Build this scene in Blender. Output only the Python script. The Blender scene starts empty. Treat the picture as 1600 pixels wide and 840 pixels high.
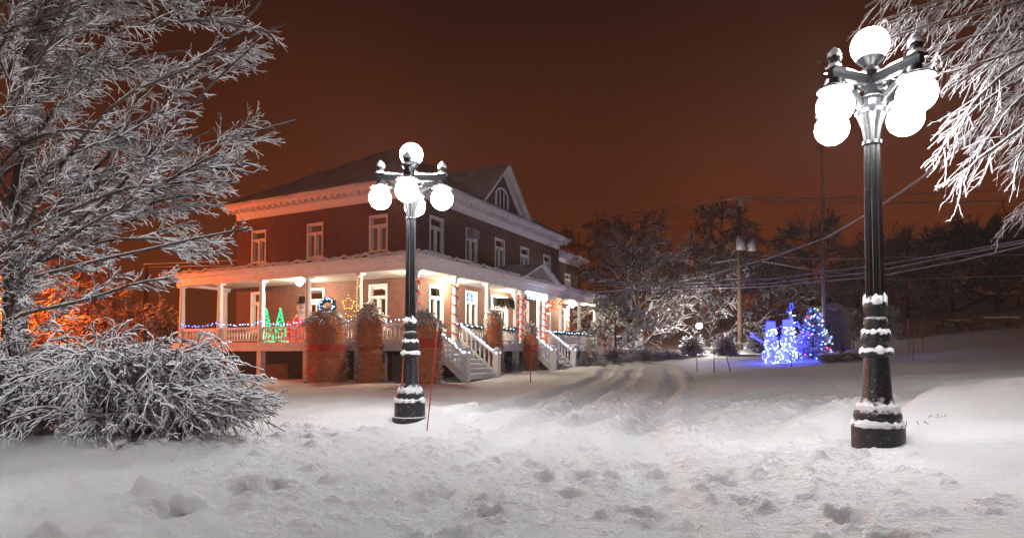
import bpy, math, random
import numpy as np
from mathutils import Matrix, Vector
random.seed(7)
RNG = np.random.default_rng(11)
S = bpy.context.scene
COL = S.collection
R = math.radians
# ------------------------------------------------------------------ camera model
FPX, CX, HOR, PITCH, CAMZ = 960.0, 800.0, 550.0, R(2.0), 1.1
YC = HOR - FPX * math.tan(PITCH)
def at(px, py, Y):
    """the point of the place seen at photo pixel (px, py), Y metres down the view"""
    v = (YC - py) / FPX
    d = ((px - CX) / FPX, math.cos(PITCH) - v * math.sin(PITCH), math.sin(PITCH) + v * math.cos(PITCH))
    k = Y / d[1]
    return Vector((d[0] * k, Y, CAMZ + d[2] * k))
cam_d = bpy.data.cameras.new('camera'); cam = bpy.data.objects.new('camera', cam_d); COL.objects.link(cam)
cam.location = (0, 0, CAMZ); cam.rotation_euler = (R(90) + PITCH, 0, 0)
cam_d.sensor_fit = 'HORIZONTAL'; cam_d.sensor_width = 36; cam_d.lens = 36 * FPX / 1600
cam_d.shift_y = (YC - 420) / 1600; cam_d.clip_start = 0.05; cam_d.clip_end = 2000
S.camera = cam
S.view_settings.view_transform = 'Standard'; S.view_settings.look = 'None'; S.view_settings.gamma = 1
S.view_settings.exposure = 0.66
S.cycles.use_denoising = True
S.cycles.max_bounces = 6; S.cycles.diffuse_bounces = 3; S.cycles.glossy_bounces = 2
S.cycles.transparent_max_bounces = 12; S.cycles.volume_bounces = 0
S.cycles.sample_clamp_indirect = 3.0; S.cycles.caustics_reflective = False; S.cycles.caustics_refractive = False

# ------------------------------------------------------------------ noise
def _h(ix, iy, s):
    n = (ix.astype(np.int64) * 374761393 + iy.astype(np.int64) * 668265263 + s * 974634541) & 0x7fffffff
    n = ((n ^ (n >> 13)) * 1274126177) & 0x7fffffff
    return ((n ^ (n >> 16)) & 0xffff) / 65535.0
def pn(x, y, s=0):
    x = np.asarray(x, float); y = np.asarray(y, float)
    ix = np.floor(x); iy = np.floor(y); fx = x - ix; fy = y - iy
    u = fx * fx * fx * (fx * (fx * 6 - 15) + 10); w = fy * fy * fy * (fy * (fy * 6 - 15) + 10)
    def g(dx, dy):
        a = _h(ix + dx, iy + dy, s) * 2 * np.pi
        return np.cos(a) * (fx - dx) + np.sin(a) * (fy - dy)
    return (g(0, 0) * (1 - u) + g(1, 0) * u) * (1 - w) + (g(0, 1) * (1 - u) + g(1, 1) * u) * w
def fbm(x, y, o=3, s=0):
    return sum(pn(x * 2 ** k, y * 2 ** k, s + k) / 2 ** k for k in range(o))

# ------------------------------------------------------------------ mesh builder
WM = {}
class MB:
    def __init__(s, T=None):
        s.v = []; s.f = []; s.m = []; s.n = 0; s.T = T
    def add(s, vs, fs, mi=0):
        vs = np.asarray(vs, float).reshape(-1, 3)
        if s.T is not None:
            M = np.array(s.T); vs = vs @ M[:3, :3].T + M[:3, 3]
        b = s.n; s.v.append(vs); s.n += len(vs)
        if isinstance(fs, np.ndarray):
            fs = (fs + b).tolist(); s.f.extend(fs)
        else:
            fs = [[i + b for i in f] for f in fs]; s.f.extend(fs)
        s.m.extend([mi] * len(fs)); return s
    def box(s, a, b, mi=0):
        x0, y0, z0 = a; x1, y1, z1 = b
        x0, x1 = min(x0, x1), max(x0, x1); y0, y1 = min(y0, y1), max(y0, y1); z0, z1 = min(z0, z1), max(z0, z1)
        v = [(x0,y0,z0),(x1,y0,z0),(x1,y1,z0),(x0,y1,z0),(x0,y0,z1),(x1,y0,z1),(x1,y1,z1),(x0,y1,z1)]
        return s.add(v, [(0,3,2,1),(4,5,6,7),(0,1,5,4),(1,2,6,5),(2,3,7,6),(3,0,4,7)], mi)
    def beam(s, p, q, w, h, mi=0):
        p = Vector(p); q = Vector(q); d = (q - p).normalized()
        a = d.cross(Vector((0, 0, 1)));
        a = Vector((1, 0, 0)) if a.length < 1e-4 else a.normalized()
        b = a.cross(d); a = a * w / 2; b = b * h / 2
        v = [p-a-b, p+a-b, p+a+b, p-a+b, q-a-b, q+a-b, q+a+b, q-a+b]
        return s.add([tuple(x) for x in v], [(0,3,2,1),(4,5,6,7),(0,1,5,4),(1,2,6,5),(2,3,7,6),(3,0,4,7)], mi)
    def lathe(s, prof, c, n=20, mi=0, rfun=None):
        vs = []; fs = []
        for k, (z, r) in enumerate(prof):
            for i in range(n):
                a = 2 * math.pi * i / n
                rr = r if rfun is None else rfun(k, i, z, r)
                vs.append((c[0] + rr * math.cos(a), c[1] + rr * math.sin(a), c[2] + z))
        for k in range(len(prof) - 1):
            for i in range(n):
                j = (i + 1) % n
                fs.append((k*n+i, k*n+j, (k+1)*n+j, (k+1)*n+i))
        fs.append(tuple(range(n - 1, -1, -1))); fs.append(tuple((len(prof)-1)*n + i for i in range(n)))
        return s.add(vs, fs, mi)
    def sphere(s, c, r, n=16, m=10, mi=0, sq=(1, 1, 1), nz=0.0, seed=0):
        vs = [(0, 0, -1)]; fs = []
        for k in range(1, m):
            t = -math.pi / 2 + math.pi * k / m
            for i in range(n):
                a = 2 * math.pi * i / n; vs.append((math.cos(t) * math.cos(a), math.cos(t) * math.sin(a), math.sin(t)))
        vs.append((0, 0, 1)); v = np.array(vs)
        if nz: v = v * (1 + nz * fbm(v[:, 0] * 2 + seed * 3.1 + v[:, 2], v[:, 1] * 2 + v[:, 2] * 1.7, 2, seed))[:, None]
        v = v * np.array(sq) * r + np.array(c)
        for i in range(n): fs.append((0, 1 + (i + 1) % n, 1 + i))
        for k in range(m - 2):
            for i in range(n):
                j = (i + 1) % n; b = 1 + k * n; fs.append((b + i, b + j, b + n + j, b + n + i))
        b = 1 + (m - 2) * n; t = len(vs) - 1
        for i in range(n): fs.append((b + i, b + (i + 1) % n, t))
        return s.add(v, fs, mi)
    def tube(s, pts, r, n=6, mi=0):
        P = np.array([tuple(p) for p in pts])[None]; K = P.shape[1]
        Rr = np.full((1, K), r) if np.isscalar(r) else np.array(r)[None]
        return s.tubes(P, Rr, n, 0, mi)
    def tubes(s, P, Rr, n=4, snow=0.0, mi=0, puffy=False):
        N, K, _ = P.shape
        T = np.gradient(P, axis=1); T /= np.linalg.norm(T, axis=2, keepdims=True) + 1e-9
        a = np.cross(T, np.array([0, 0, 1.0])); l = np.linalg.norm(a, axis=2, keepdims=True)
        a = np.where(l < 1e-3, np.array([1.0, 0, 0]), a / (l + 1e-9)); b = np.cross(a, T)
        g = np.pi / 2 + np.arange(n) * 2 * np.pi / n
        o = np.cos(g)[:, None] * a[:, :, None] + np.sin(g)[:, None] * b[:, :, None]
        V = P[:, :, None] + Rr[:, :, None, None] * o
        if snow:
            sv = snow * (RNG.uniform(.15, 1.85, (N, K)) if puffy else 1.0)
            V[..., 2] += np.clip(o[..., 2], 0, 1) * (sv * Rr)[:, :, None]
        i = np.arange(N * K * n).reshape(N, K, n)
        A = i[:, :-1]; B = i[:, 1:]
        F = np.stack([A, np.roll(A, -1, 2), np.roll(B, -1, 2), B], -1).reshape(-1, 4)
        return s.add(V.reshape(-1, 3), F, mi)
    def build(s, name, mats, parent=None, smooth=False, origin=None, sharp=None):
        V = np.concatenate(s.v)
        if parent is not None:
            M = np.array(WM[parent.name].inverted()); V2 = V @ M[:3, :3].T + M[:3, 3]
        else:
            lo = V.min(0); hi = V.max(0)
            o0 = np.array(origin) if origin is not None else np.array([(lo[0]+hi[0])/2, (lo[1]+hi[1])/2, lo[2]])
            V2 = V - o0
        me = bpy.data.meshes.new(name); me.from_pydata(V2.tolist(), [], s.f)
        for mm in (mats if isinstance(mats, (list, tuple)) else [mats]): me.materials.append(mm)
        if any(s.m): me.polygons.foreach_set('material_index', s.m)
        if smooth: me.polygons.foreach_set('use_smooth', [True] * len(me.polygons))
        if sharp: me.set_sharp_from_angle(angle=R(sharp))
        me.update()
        o = bpy.data.objects.new(name, me); COL.objects.link(o)
        if parent is not None:
            o.parent = parent; WM[o.name] = WM[parent.name].copy()
        else:
            o.location = o0; WM[o.name] = Matrix.Translation(Vector(o0))
        return o
def tag(o, label=None, cat=None, group=None, kind=None):
    if label: o['label'] = label
    if cat: o['category'] = cat
    if group: o['group'] = group
    if kind: o['kind'] = kind
    return o
def thing(name, label, cat, loc, rotz=0.0, group=None):
    o = bpy.data.objects.new(name, None); COL.objects.link(o)
    o.location = loc; o.rotation_euler = (0, 0, rotz); o.empty_display_size = 0.2
    WM[o.name] = Matrix.Translation(Vector(loc)) @ Matrix.Rotation(rotz, 4, 'Z')
    return tag(o, label, cat, group)
def dup(o, loc, rotz=None, scale=None, label=None):
    """a copy of a thing with copies of its parts and sub-parts"""
    r = o.copy(); COL.objects.link(r); r.location = loc
    if rotz is not None: r.rotation_euler = (0, 0, rotz)
    if scale is not None: r.scale = (scale,) * 3 if np.isscalar(scale) else scale
    if label: r['label'] = label
    for ch in list(o.children):
        c = ch.copy(); COL.objects.link(c); c.parent = r
        for g in list(ch.children):
            d = g.copy(); COL.objects.link(d); d.parent = c
    return r
def dup_mesh(o, parent, loc):
    """a copy of a part (sharing its mesh) moved by a world offset in its parent"""
    c = o.copy(); COL.objects.link(c); c.parent = parent; c.location = loc; return c

# ------------------------------------------------------------------ materials
def _mat(name):
    m = bpy.data.materials.new(name); m.use_nodes = True
    nt = m.node_tree; return m, nt, nt.nodes, nt.links, nt.nodes['Principled BSDF']
def _noise(N, L, scale, detail=3, coord='Object', rough=0.55):
    tc = N.new('ShaderNodeTexCoord'); t = N.new('ShaderNodeTexNoise')
    t.inputs['Scale'].default_value = scale; t.inputs['Detail'].default_value = detail; t.inputs['Roughness'].default_value = rough
    L.new(tc.outputs[coord], t.inputs['Vector']); return t
def _ramp(N, L, src, p0, c0, p1, c1):
    r = N.new('ShaderNodeValToRGB'); e = r.color_ramp.elements
    e[0].position = p0; e[0].color = (*c0, 1); e[1].position = p1; e[1].color = (*c1, 1)
    L.new(src, r.inputs['Fac']); return r
def mat(name, c0, c1=None, scale=4.0, rough=0.6, bump=0.0, bscale=30, metal=0.0, spec=0.5):
    m, nt, N, L, B = _mat(name)
    c1 = c1 or tuple(x * 0.8 for x in c0)
    t = _noise(N, L, scale); r = _ramp(N, L, t.outputs['Fac'], 0.35, c1, 0.65, c0)
    L.new(r.outputs['Color'], B.inputs['Base Color'])
    B.inputs['Roughness'].default_value = rough; B.inputs['Metallic'].default_value = metal
    B.inputs['Specular IOR Level'].default_value = spec
    if bump:
        t2 = _noise(N, L, bscale, 4); b = N.new('ShaderNodeBump'); b.inputs['Strength'].default_value = bump; b.inputs['Distance'].default_value = 0.02
        L.new(t2.outputs['Fac'], b.inputs['Height']); L.new(b.outputs['Normal'], B.inputs['Normal'])
    return m
def snowy(name, c0, c1, lo=0.15, hi=0.45, nscale=14.0, namp=0.6, rough=0.5, scale=6, metal=0.0, snow=(0.82, 0.83, 0.86), speck=0.0, bump=0.0):
    """something with fresh snow lying on whatever of it faces up"""
    m, nt, N, L, B = _mat(name)
    t = _noise(N, L, scale); r = _ramp(N, L, t.outputs['Fac'], 0.35, c1, 0.65, c0)
    g = N.new('ShaderNodeNewGeometry'); sx = N.new('ShaderNodeSeparateXYZ'); L.new(g.outputs['Normal'], sx.inputs[0])
    n = _noise(N, L, nscale, 3)
    ma = N.new('ShaderNodeMath'); ma.operation = 'MULTIPLY_ADD'; ma.inputs[1].default_value = namp; ma.inputs[2].default_value = -namp / 2
    L.new(n.outputs['Fac'], ma.inputs[0])
    ad = N.new('ShaderNodeMath'); ad.operation = 'ADD'; L.new(sx.outputs['Z'], ad.inputs[0]); L.new(ma.outputs[0], ad.inputs[1])
    mr = N.new('ShaderNodeMapRange'); mr.inputs['From Min'].default_value = lo; mr.inputs['From Max'].default_value = hi
    L.new(ad.outputs[0], mr.inputs['Value']); fac = mr.outputs['Result']
    if speck:
        t3 = _noise(N, L, 55, 2); mr2 = N.new('ShaderNodeMapRange'); mr2.inputs['From Min'].default_value = 1 - speck; mr2.inputs['From Max'].default_value = 1 - speck + 0.04
        L.new(t3.outputs['Fac'], mr2.inputs['Value'])
        mx0 = N.new('ShaderNodeMath'); mx0.operation = 'MAXIMUM'; L.new(fac, mx0.inputs[0]); L.new(mr2.outputs['Result'], mx0.inputs[1]); fac = mx0.outputs[0]
    mx = N.new('ShaderNodeMix'); mx.data_type = 'RGBA'; L.new(fac, mx.inputs['Factor'])
    L.new(r.outputs['Color'], mx.inputs['A']); mx.inputs['B'].default_value = (*snow, 1)
    L.new(mx.outputs['Result'], B.inputs['Base Color'])
    mr3 = N.new('ShaderNodeMapRange'); mr3.inputs['To Min'].default_value = rough; mr3.inputs['To Max'].default_value = 0.9
    L.new(fac, mr3.inputs['Value']); L.new(mr3.outputs['Result'], B.inputs['Roughness'])
    if metal: B.inputs['Metallic'].default_value = 0.0
    if bump:
        t2 = _noise(N, L, 60, 4); b = N.new('ShaderNodeBump'); b.inputs['Strength'].default_value = bump; b.inputs['Distance'].default_value = 0.01
        L.new(t2.outputs['Fac'], b.inputs['Height']); L.new(b.outputs['Normal'], B.inputs['Normal'])
    return m
def emit(name, col, st, sample=True):
    m = bpy.data.materials.new(name); m.use_nodes = True; N = m.node_tree.nodes; L = m.node_tree.links; N.clear()
    o = N.new('ShaderNodeOutputMaterial'); e = N.new('ShaderNodeEmission'); e.inputs['Color'].default_value = (*col, 1); e.inputs['Strength'].default_value = st
    L.new(e.outputs[0], o.inputs[0])
    if not sample: m.cycles.emission_sampling = 'NONE'
    return m
M = {}
# snow on the ground
m, nt, N, L, B = _mat('ground_snow')
t = _noise(N, L, 0.9, 4); r = _ramp(N, L, t.outputs['Fac'], 0.3, (0.82, 0.82, 0.835), 0.7, (0.89, 0.89, 0.895)); L.new(r.outputs['Color'], B.inputs['Base Color'])
B.inputs['Roughness'].default_value = 0.75; B.inputs['Specular IOR Level'].default_value = 0.25
t2 = _noise(N, L, 16, 6, rough=0.7); t3 = _noise(N, L, 70, 3, rough=0.7)
ma = N.new('ShaderNodeMath'); ma.operation = 'MULTIPLY_ADD'; ma.inputs[1].default_value = 0.35; L.new(t3.outputs['Fac'], ma.inputs[0]); L.new(t2.outputs['Fac'], ma.inputs[2])
b = N.new('ShaderNodeBump'); b.inputs['Strength'].default_value = 1.0; b.inputs['Distance'].default_value = 0.05
L.new(ma.outputs[0], b.inputs['Height']); L.new(b.outputs['Normal'], B.inputs['Normal']); M['ground'] = m
M['snow'] = mat('lying_snow', (0.82, 0.83, 0.85), (0.75, 0.76, 0.78), 5, 0.8, 0.6, 18, spec=0.2)
M['roof_snow'] = mat('roof_snow', (0.72, 0.72, 0.74), (0.5, 0.5, 0.51), 1.2, 0.85, 0.5, 6, spec=0.2)
# brick, in the house's own axes
m, nt, N, L, B = _mat('red_brick')
tc = N.new('ShaderNodeTexCoord'); sx = N.new('ShaderNodeSeparateXYZ'); L.new(tc.outputs['Object'], sx.inputs[0])
ad = N.new('ShaderNodeMath'); ad.operation = 'ADD'; L.new(sx.outputs[0], ad.inputs[0]); L.new(sx.outputs[1], ad.inputs[1])
cb = N.new('ShaderNodeCombineXYZ'); L.new(ad.outputs[0], cb.inputs[0]); L.new(sx.outputs[2], cb.inputs[1])
bt = N.new('ShaderNodeTexBrick'); bt.inputs['Scale'].default_value = 1.0; bt.inputs['Brick Width'].default_value = 0.23; bt.inputs['Row Height'].default_value = 0.078
bt.inputs['Mortar Size'].default_value = 0.008; bt.inputs['Color1'].default_value = (0.15, 0.05, 0.027, 1); bt.inputs['Color2'].default_value = (0.085, 0.028, 0.017, 1)
bt.inputs['Mortar'].default_value = (0.16, 0.11, 0.085, 1); L.new(cb.outputs[0], bt.inputs['Vector'])
t = _noise(N, L, 1.3, 4); r = _ramp(N, L, t.outputs['Fac'], 0.3, (0.75, 0.72, 0.7), 0.7, (1.1, 1.08, 1.05))
mx = N.new('ShaderNodeMix'); mx.data_type = 'RGBA'; mx.blend_type = 'MULTIPLY'; mx.inputs['Factor'].default_value = 1
L.new(bt.outputs['Color'], mx.inputs['A']); L.new(r.outputs['Color'], mx.inputs['B']); L.new(mx.outputs['Result'], B.inputs['Base Color'])
B.inputs['Roughness'].default_value = 0.85
b = N.new('ShaderNodeBump'); b.inputs['Strength'].default_value = 0.4; b.inputs['Distance'].default_value = 0.01; L.new(bt.outputs['Fac'], b.inputs['Height']); b.invert = True
L.new(b.outputs['Normal'], B.inputs['Normal']); M['brick'] = m
M['white'] = mat('white_paint', (0.82, 0.8, 0.8), (0.72, 0.7, 0.7), 2.5, 0.5, 0.15, 25)
M['white_snow'] = snowy('white_paint_with_snow', (0.72, 0.7, 0.71), (0.6, 0.58, 0.59), 0.5, 0.8)
M['ceiling'] = mat('ceiling_boards', (0.6, 0.58, 0.55), (0.52, 0.5, 0.48), 3, 0.6)
M['curtain'] = mat('curtain_cloth', (0.4, 0.36, 0.31), (0.28, 0.25, 0.22), 6, 0.9)
M['darkwood'] = mat('dark_boards', (0.1, 0.075, 0.065), (0.06, 0.045, 0.04), 3, 0.7, 0.2, 20)
M['greydoor'] = mat('grey_paint', (0.24, 0.21, 0.2), (0.17, 0.15, 0.145), 3, 0.6)
m, nt, N, L, B = _mat('window_glass'); N.remove(B)
tr = N.new('ShaderNodeBsdfTransparent'); tr.inputs[0].default_value = (0.62, 0.66, 0.68, 1); gl = N.new('ShaderNodeBsdfGlossy'); gl.inputs['Roughness'].default_value = 0.03
mi = N.new('ShaderNodeMixShader'); fr = N.new('ShaderNodeFresnel'); fr.inputs[0].default_value = 1.9
L.new(fr.outputs[0], mi.inputs[0]); L.new(tr.outputs[0], mi.inputs[1]); L.new(gl.outputs[0], mi.inputs[2]); L.new(mi.outputs[0], N['Material Output'].inputs[0]); M['glass'] = m
M['iron'] = snowy('black_iron_with_snow', (0.018, 0.019, 0.022), (0.01, 0.01, 0.012), 0.3, 0.5, 16, 1.1, 0.42, speck=0.32, bump=0.3)
M['iron_plain'] = snowy('black_iron', (0.007, 0.0075, 0.009), (0.004, 0.004, 0.005), 0.62, 0.75, 22, 0.8, 0.36, speck=0.27)
M['iron_arm'] = snowy('black_iron_arm', (0.006, 0.0065, 0.008), (0.004, 0.004, 0.005), 0.75, 0.85, 22, 0.3, 0.4)
M['bark'] = snowy('bark_with_snow', (0.075, 0.05, 0.04), (0.03, 0.02, 0.017), 0.35, 0.6, 9, 0.9, 0.85, 12, bump=0.6)
M['twig'] = snowy('frosted_twig', (0.09, 0.05, 0.035), (0.045, 0.027, 0.02), -0.5, 0.0, 7, 0.9, 0.85, 20)
M['hang_twig'] = snowy('snowy_hanging_twig', (0.09, 0.05, 0.035), (0.04, 0.024, 0.018), 0.0, 0.3, 7, 0.9, 0.85, 20)
M['shrub_twig'] = snowy('snowy_dry_leaf', (0.3, 0.2, 0.13), (0.16, 0.1, 0.06), -0.35, 0.1, 7, 0.9, 0.85, 20)
M['far_twig'] = snowy('frosted_far_twig', (0.07, 0.045, 0.035), (0.03, 0.02, 0.016), -0.3, 0.3, 2.0, 0.9, 0.85, 4)
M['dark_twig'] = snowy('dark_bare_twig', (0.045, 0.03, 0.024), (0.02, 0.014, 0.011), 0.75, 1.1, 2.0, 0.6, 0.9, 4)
M['bush_stem'] = snowy('snow_laden_stem', (0.05, 0.03, 0.022), (0.02, 0.013, 0.01), -0.25, 0.05, 5, 0.9, 0.85, 20)
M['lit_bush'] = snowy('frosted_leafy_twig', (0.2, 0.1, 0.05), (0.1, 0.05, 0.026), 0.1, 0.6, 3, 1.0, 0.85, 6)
M['pole_wood'] = mat('weathered_pole', (0.15, 0.08, 0.05), (0.09, 0.055, 0.04), 3, 0.85, 0.4, 14)
M['galv'] = mat('galvanised_metal', (0.36, 0.36, 0.37), (0.26, 0.26, 0.27), 5, 0.45, metal=0.3)
M['wire'] = snowy('cable_with_snow', (0.12, 0.1, 0.1), (0.08, 0.07, 0.07), -0.1, 0.3, 3, 0.5)
M['burlap'] = snowy('burlap', (0.68, 0.19, 0.055), (0.32, 0.08, 0.025), 0.35, 0.6, 7, 1.0, 0.95, 9, speck=0.40)
M['net'] = mat('orange_net', (0.8, 0.3, 0.12), (0.62, 0.2, 0.08), 7, 0.8)
M['redband'] = mat('red_cloth', (0.55, 0.045, 0.025), (0.4, 0.03, 0.02), 8, 0.8)
M['stone'] = snowy('field_stone', (0.2, 0.17, 0.16), (0.1, 0.085, 0.08), 0.45, 0.7, 4, 0.7, 0.9, 6)
M['concrete'] = mat('grey_concrete', (0.33, 0.31, 0.31), (0.22, 0.21, 0.21), 4, 0.9, 0.4, 20)
M['orange_rod'] = mat('orange_rod', (0.5, 0.06, 0.02), (0.4, 0.045, 0.015), 8, 0.5)
M['brown_rod'] = mat('reddish_stake', (0.3, 0.1, 0.06), (0.2, 0.07, 0.045), 8, 0.7)
M['ribbon'] = mat('red_ribbon', (0.6, 0.035, 0.02), (0.45, 0.02, 0.015), 10, 0.5)
M['needles'] = snowy('evergreen_needles', (0.03, 0.06, 0.03), (0.012, 0.028, 0.015), 0.55, 0.9, 5, 0.9, 0.8)
M['wood'] = mat('brown_wood', (0.2, 0.12, 0.07), (0.12, 0.07, 0.045), 4, 0.8)
M['dark'] = mat('dark_fabric', (0.03, 0.03, 0.035), (0.02, 0.02, 0.022), 5, 0.8)
M['inflatable'] = mat('white_nylon', (0.8, 0.8, 0.82), (0.72, 0.72, 0.75), 5, 0.6)
M['bowl'] = mat('terracotta', (0.35, 0.12, 0.07), (0.25, 0.09, 0.05), 5, 0.8)
# things that give light
LAMP = 80.0
M['globe'] = emit('lit_globe', (1.0, 0.985, 0.985), LAMP)
M['porch_bulb'] = emit('lit_porch_lamp', (1.0, 0.83, 0.6), 520.0)
M['sodium'] = emit('assumed_sodium_lamp', (1.0, 0.165, 0.028), 12000.0)
M['b_white'] = emit('cool_white_bulb', (0.45, 0.68, 1.0), 6.0, False)
M['b_blue'] = emit('blue_bulb', (0.12, 0.22, 1.0), 5.0, False)
M['b_green'] = emit('green_bulb', (0.05, 1.0, 0.3), 2.2, False)
M['b_red'] = emit('red_bulb', (1.0, 0.045, 0.02), 4.5, False)
M['b_gold'] = emit('warm_bulb', (1.0, 0.5, 0.1), 3.0, False)
M['g_green'] = emit('green_light_rope', (0.01, 0.55, 0.14), 0.55)
M['g_red'] = emit('red_light_rope', (0.8, 0.03, 0.015), 0.6)
M['g_blue'] = emit('blue_light_rope', (0.025, 0.03, 1.0), 6)

# ------------------------------------------------------------------ ground
_CP = np.array([(0,3,0),(-4,4,.12),(4,4,.1),(0,8,-.02),(-1.6,9.9,.05),(3.6,6.4,.16),(-3.5,6.4,.1),(9,8,.62),(14,9,.85),(-6,12,.05),(-12,12,.1),
 (-10,22,-.22),(-17,30,-.2),(-7.8,25.8,-.32),(-5.8,25,-.25),(-3.4,23,-.05),(-2,24.2,0.02),(-.9,29.5,.02),(1,33.5,.16),(3,34,.18),(0,16,-.02),(5,20,.02),(8,14,.12),(5,30,.25),(12,30,.62),
 (17,34,1.0),(16,45,1.35),(25,35,1.9),(40,40,2.6),(10,50,1.2),(30,60,5.5),(0,70,1),(-30,60,0),(-40,20,0),(70,60,8),(45,50,5.0),(20,90,8),(60,90,12),(-30,100,1),(30,17,1.2),(20,14,.7),(0,-6,0),(0,140,8),(-100,60,0),(120,60,10),(8,24,.2),(14,20,.4)])
_BUMPS = [(-1.9,9.3,1.0,.7,-.10),(-4.3,6.35,1.6,.75,.13),(-.9,10.6,1.3,0.9,.10),(-4.5,7.6,2.2,1.1,.12),(5.0,6.6,1.2,.9,.14),(9.4,8.9,3.6,1.5,.42),(6.8,22.5,2.6,.9,.12),(13,23.5,5,1.0,.32),(2.6,30.5,2.2,1.2,.12),(22,28,4,1.5,.35),(29,30,2.2,1.6,.9),(19,31.5,3,2,.25)]
ROADS = [np.array([(-.5,1),(0.3,6),(1.6,11),(3.6,18),(5.6,25),(7.4,33),(7.2,42)]), np.array([(.8,5.2),(3.1,9.4),(7.4,13.9),(13,17.6),(28,22.5),(50,28)])]
def _seg(x, y, pl):
    best = np.full(x.shape, 1e9); side = np.zeros(x.shape); s0 = 0
    along = np.zeros(x.shape)
    for (ax, ay), (bx, by) in zip(pl[:-1], pl[1:]):
        dx, dy = bx - ax, by - ay; l2 = dx * dx + dy * dy
        t = np.clip(((x - ax) * dx + (y - ay) * dy) / l2, 0, 1)
        qx, qy = x - ax - t * dx, y - ay - t * dy; d = np.hypot(qx, qy)
        sd = np.sign(dx * qy - dy * qx); u = d < best
        best = np.where(u, d, best); side = np.where(u, sd, side); along = np.where(u, s0 + t * math.sqrt(l2), along); s0 += math.sqrt(l2)
    return best * side, along
def base_z(x, y):
    x = np.asarray(x, float); y = np.asarray(y, float)
    h = 0.2 * (np.hypot(x, y) + 2.5); num = 0; den = 1e-12
    for cx, cy, cz in _CP:
        w = np.exp(-((x - cx) ** 2 + (y - cy) ** 2) / (2 * h * h)) + 1e-9 / (1 + (x - cx) ** 2 + (y - cy) ** 2)
        num = num + w * cz; den = den + w
    z = num / den
    for cx, cy, sx, sy, a in _BUMPS: z = z + a * np.exp(-((x - cx) / sx) ** 2 - ((y - cy) / sy) ** 2)
    return z
def gz(x, y): return float(base_z(np.array([x]), np.array([y]))[0])
def ground_z(x, y):
    z = base_z(x, y)
    z = z + 0.05 * fbm(x * 0.35, y * 0.35, 3, 3) + 0.018 * fbm(x * 1.6, y * 1.6, 3, 9)
    wig = 0.3 * pn(x * .16, y * .16, 40)
    mask = np.zeros(x.shape); rut = np.zeros(x.shape)
    for k, pl in enumerate(ROADS):
        d, al = _seg(x, y, pl); d = d + wig
        half = (2.4 if k == 0 else 2.6)
        mk = np.clip((half - np.abs(d)) / 0.7, 0, 1); mask = np.maximum(mask, mk)
        z = z - 0.05 * mk
        far = np.clip((al - 2) / 5, 0.45, 1) if k == 0 else np.clip((al - 2) / 3, 0, 1)
        for o in ((-1.0, .75, 2.0) if k == 0 else (-1.9, -.75, .9, 1.9)):
            e = (d - o + 0.07 * pn(al * .3, o * 5 + al * 0, 60)) / 0.26
            rut = np.maximum(rut, far * np.exp(-e ** 4))
            z = z - far * (0.085 if k == 0 else 0.085) * np.exp(-e ** 4) + far * 0.038 * np.exp(-((np.abs(e) - 1.7) / 0.55) ** 2) * (0.6 + 0.9 * np.clip(pn(x * 3.5, y * 3.5, 70) + .25, 0, 1))
    # trodden foreground
    fg = np.clip((9.5 - y + 0.4 * x * (x < 0)) / 3, 0, 1) * np.clip((3.2 - x) / 1.6, 0, 1) * np.clip((x + 4.6 + (y - 3) * .15) / 1.2, 0, 1)
    mask = np.clip(np.maximum(mask, fg), 0, 1)
    den = np.clip(pn(x * .9, y * .9, 21) * 1.6 + .55, 0, 1)
    c1 = np.clip(fbm(x * 4.2, y * 4.8, 2, 31) - 0.05, 0, 1) ** 1.25
    c2 = np.clip(fbm(x * 9.5, y * 9.5, 2, 37) - 0.08, 0, 1)
    pit = np.clip(-fbm(x * 3.0, y * 3.6, 2, 45) - 0.22, 0, 1)
    z = z + mask * den * (1 - .85 * rut) * (0.032 * c1 + 0.05 * c2 - 0.0 * pit) + mask * 0.03 * np.clip(fbm(x * 14, y * 17, 2, 91), -.1, 1)
    rare = np.clip(pn(x * 5.5, y * 5.5, 52) - 0.40, 0, 1) * 0.25 * np.clip(mask + .12, 0, 1); z = z + rare * (1 - rut)
    for fx, fy in FOOT:
        q = ((x - fx) / 0.10) ** 2 + ((y - fy) / 0.17) ** 2
        z = z - 0.075 * np.exp(-q ** 4) + 0.05 * np.exp(-((np.sqrt(q) - 1.35) / .35) ** 2) * (0.5 + pn(x * 9, y * 9, 77))
    return z
FOOT = [(-.9 + .42 * k + (.12 if k % 2 else -.12), 3.3 + .62 * k) for k in range(6)] + [(2.3 - .2 * k + (.12 if k % 2 else -.12), 3.5 + .6 * k) for k in range(6)] + [(-2.62, 7.2), (-2.4, 7.0), (-2.2, 7.35), (-1.9, 5.0), (-2.05, 4.75), (-2.2, 4.1), (1.0, 4.6), (-.4, 4.0), (-.6, 5.2), (.3, 5.8), (.9, 7.2), (-.1, 6.7)]
def axis(a, b, step, lo, hi, g):
    c = list(np.arange(a, b + 1e-6, step)); s = step; x = c[-1]
    while x < hi: s *= g; x += s; c.append(min(x, hi))
    s = step; x = c[0]; l = []
    while x > lo: s *= g; x -= s; l.append(max(x, lo))
    return np.array(l[::-1] + c)
xs = axis(-6.0, 6.8, 0.028, -150, 150, 1.035); ys = axis(2.8, 11, 0.028, -12, 150, 1.011)
X, Y = np.meshgrid(xs, ys); Z = ground_z(X.ravel(), Y.ravel())
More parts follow.
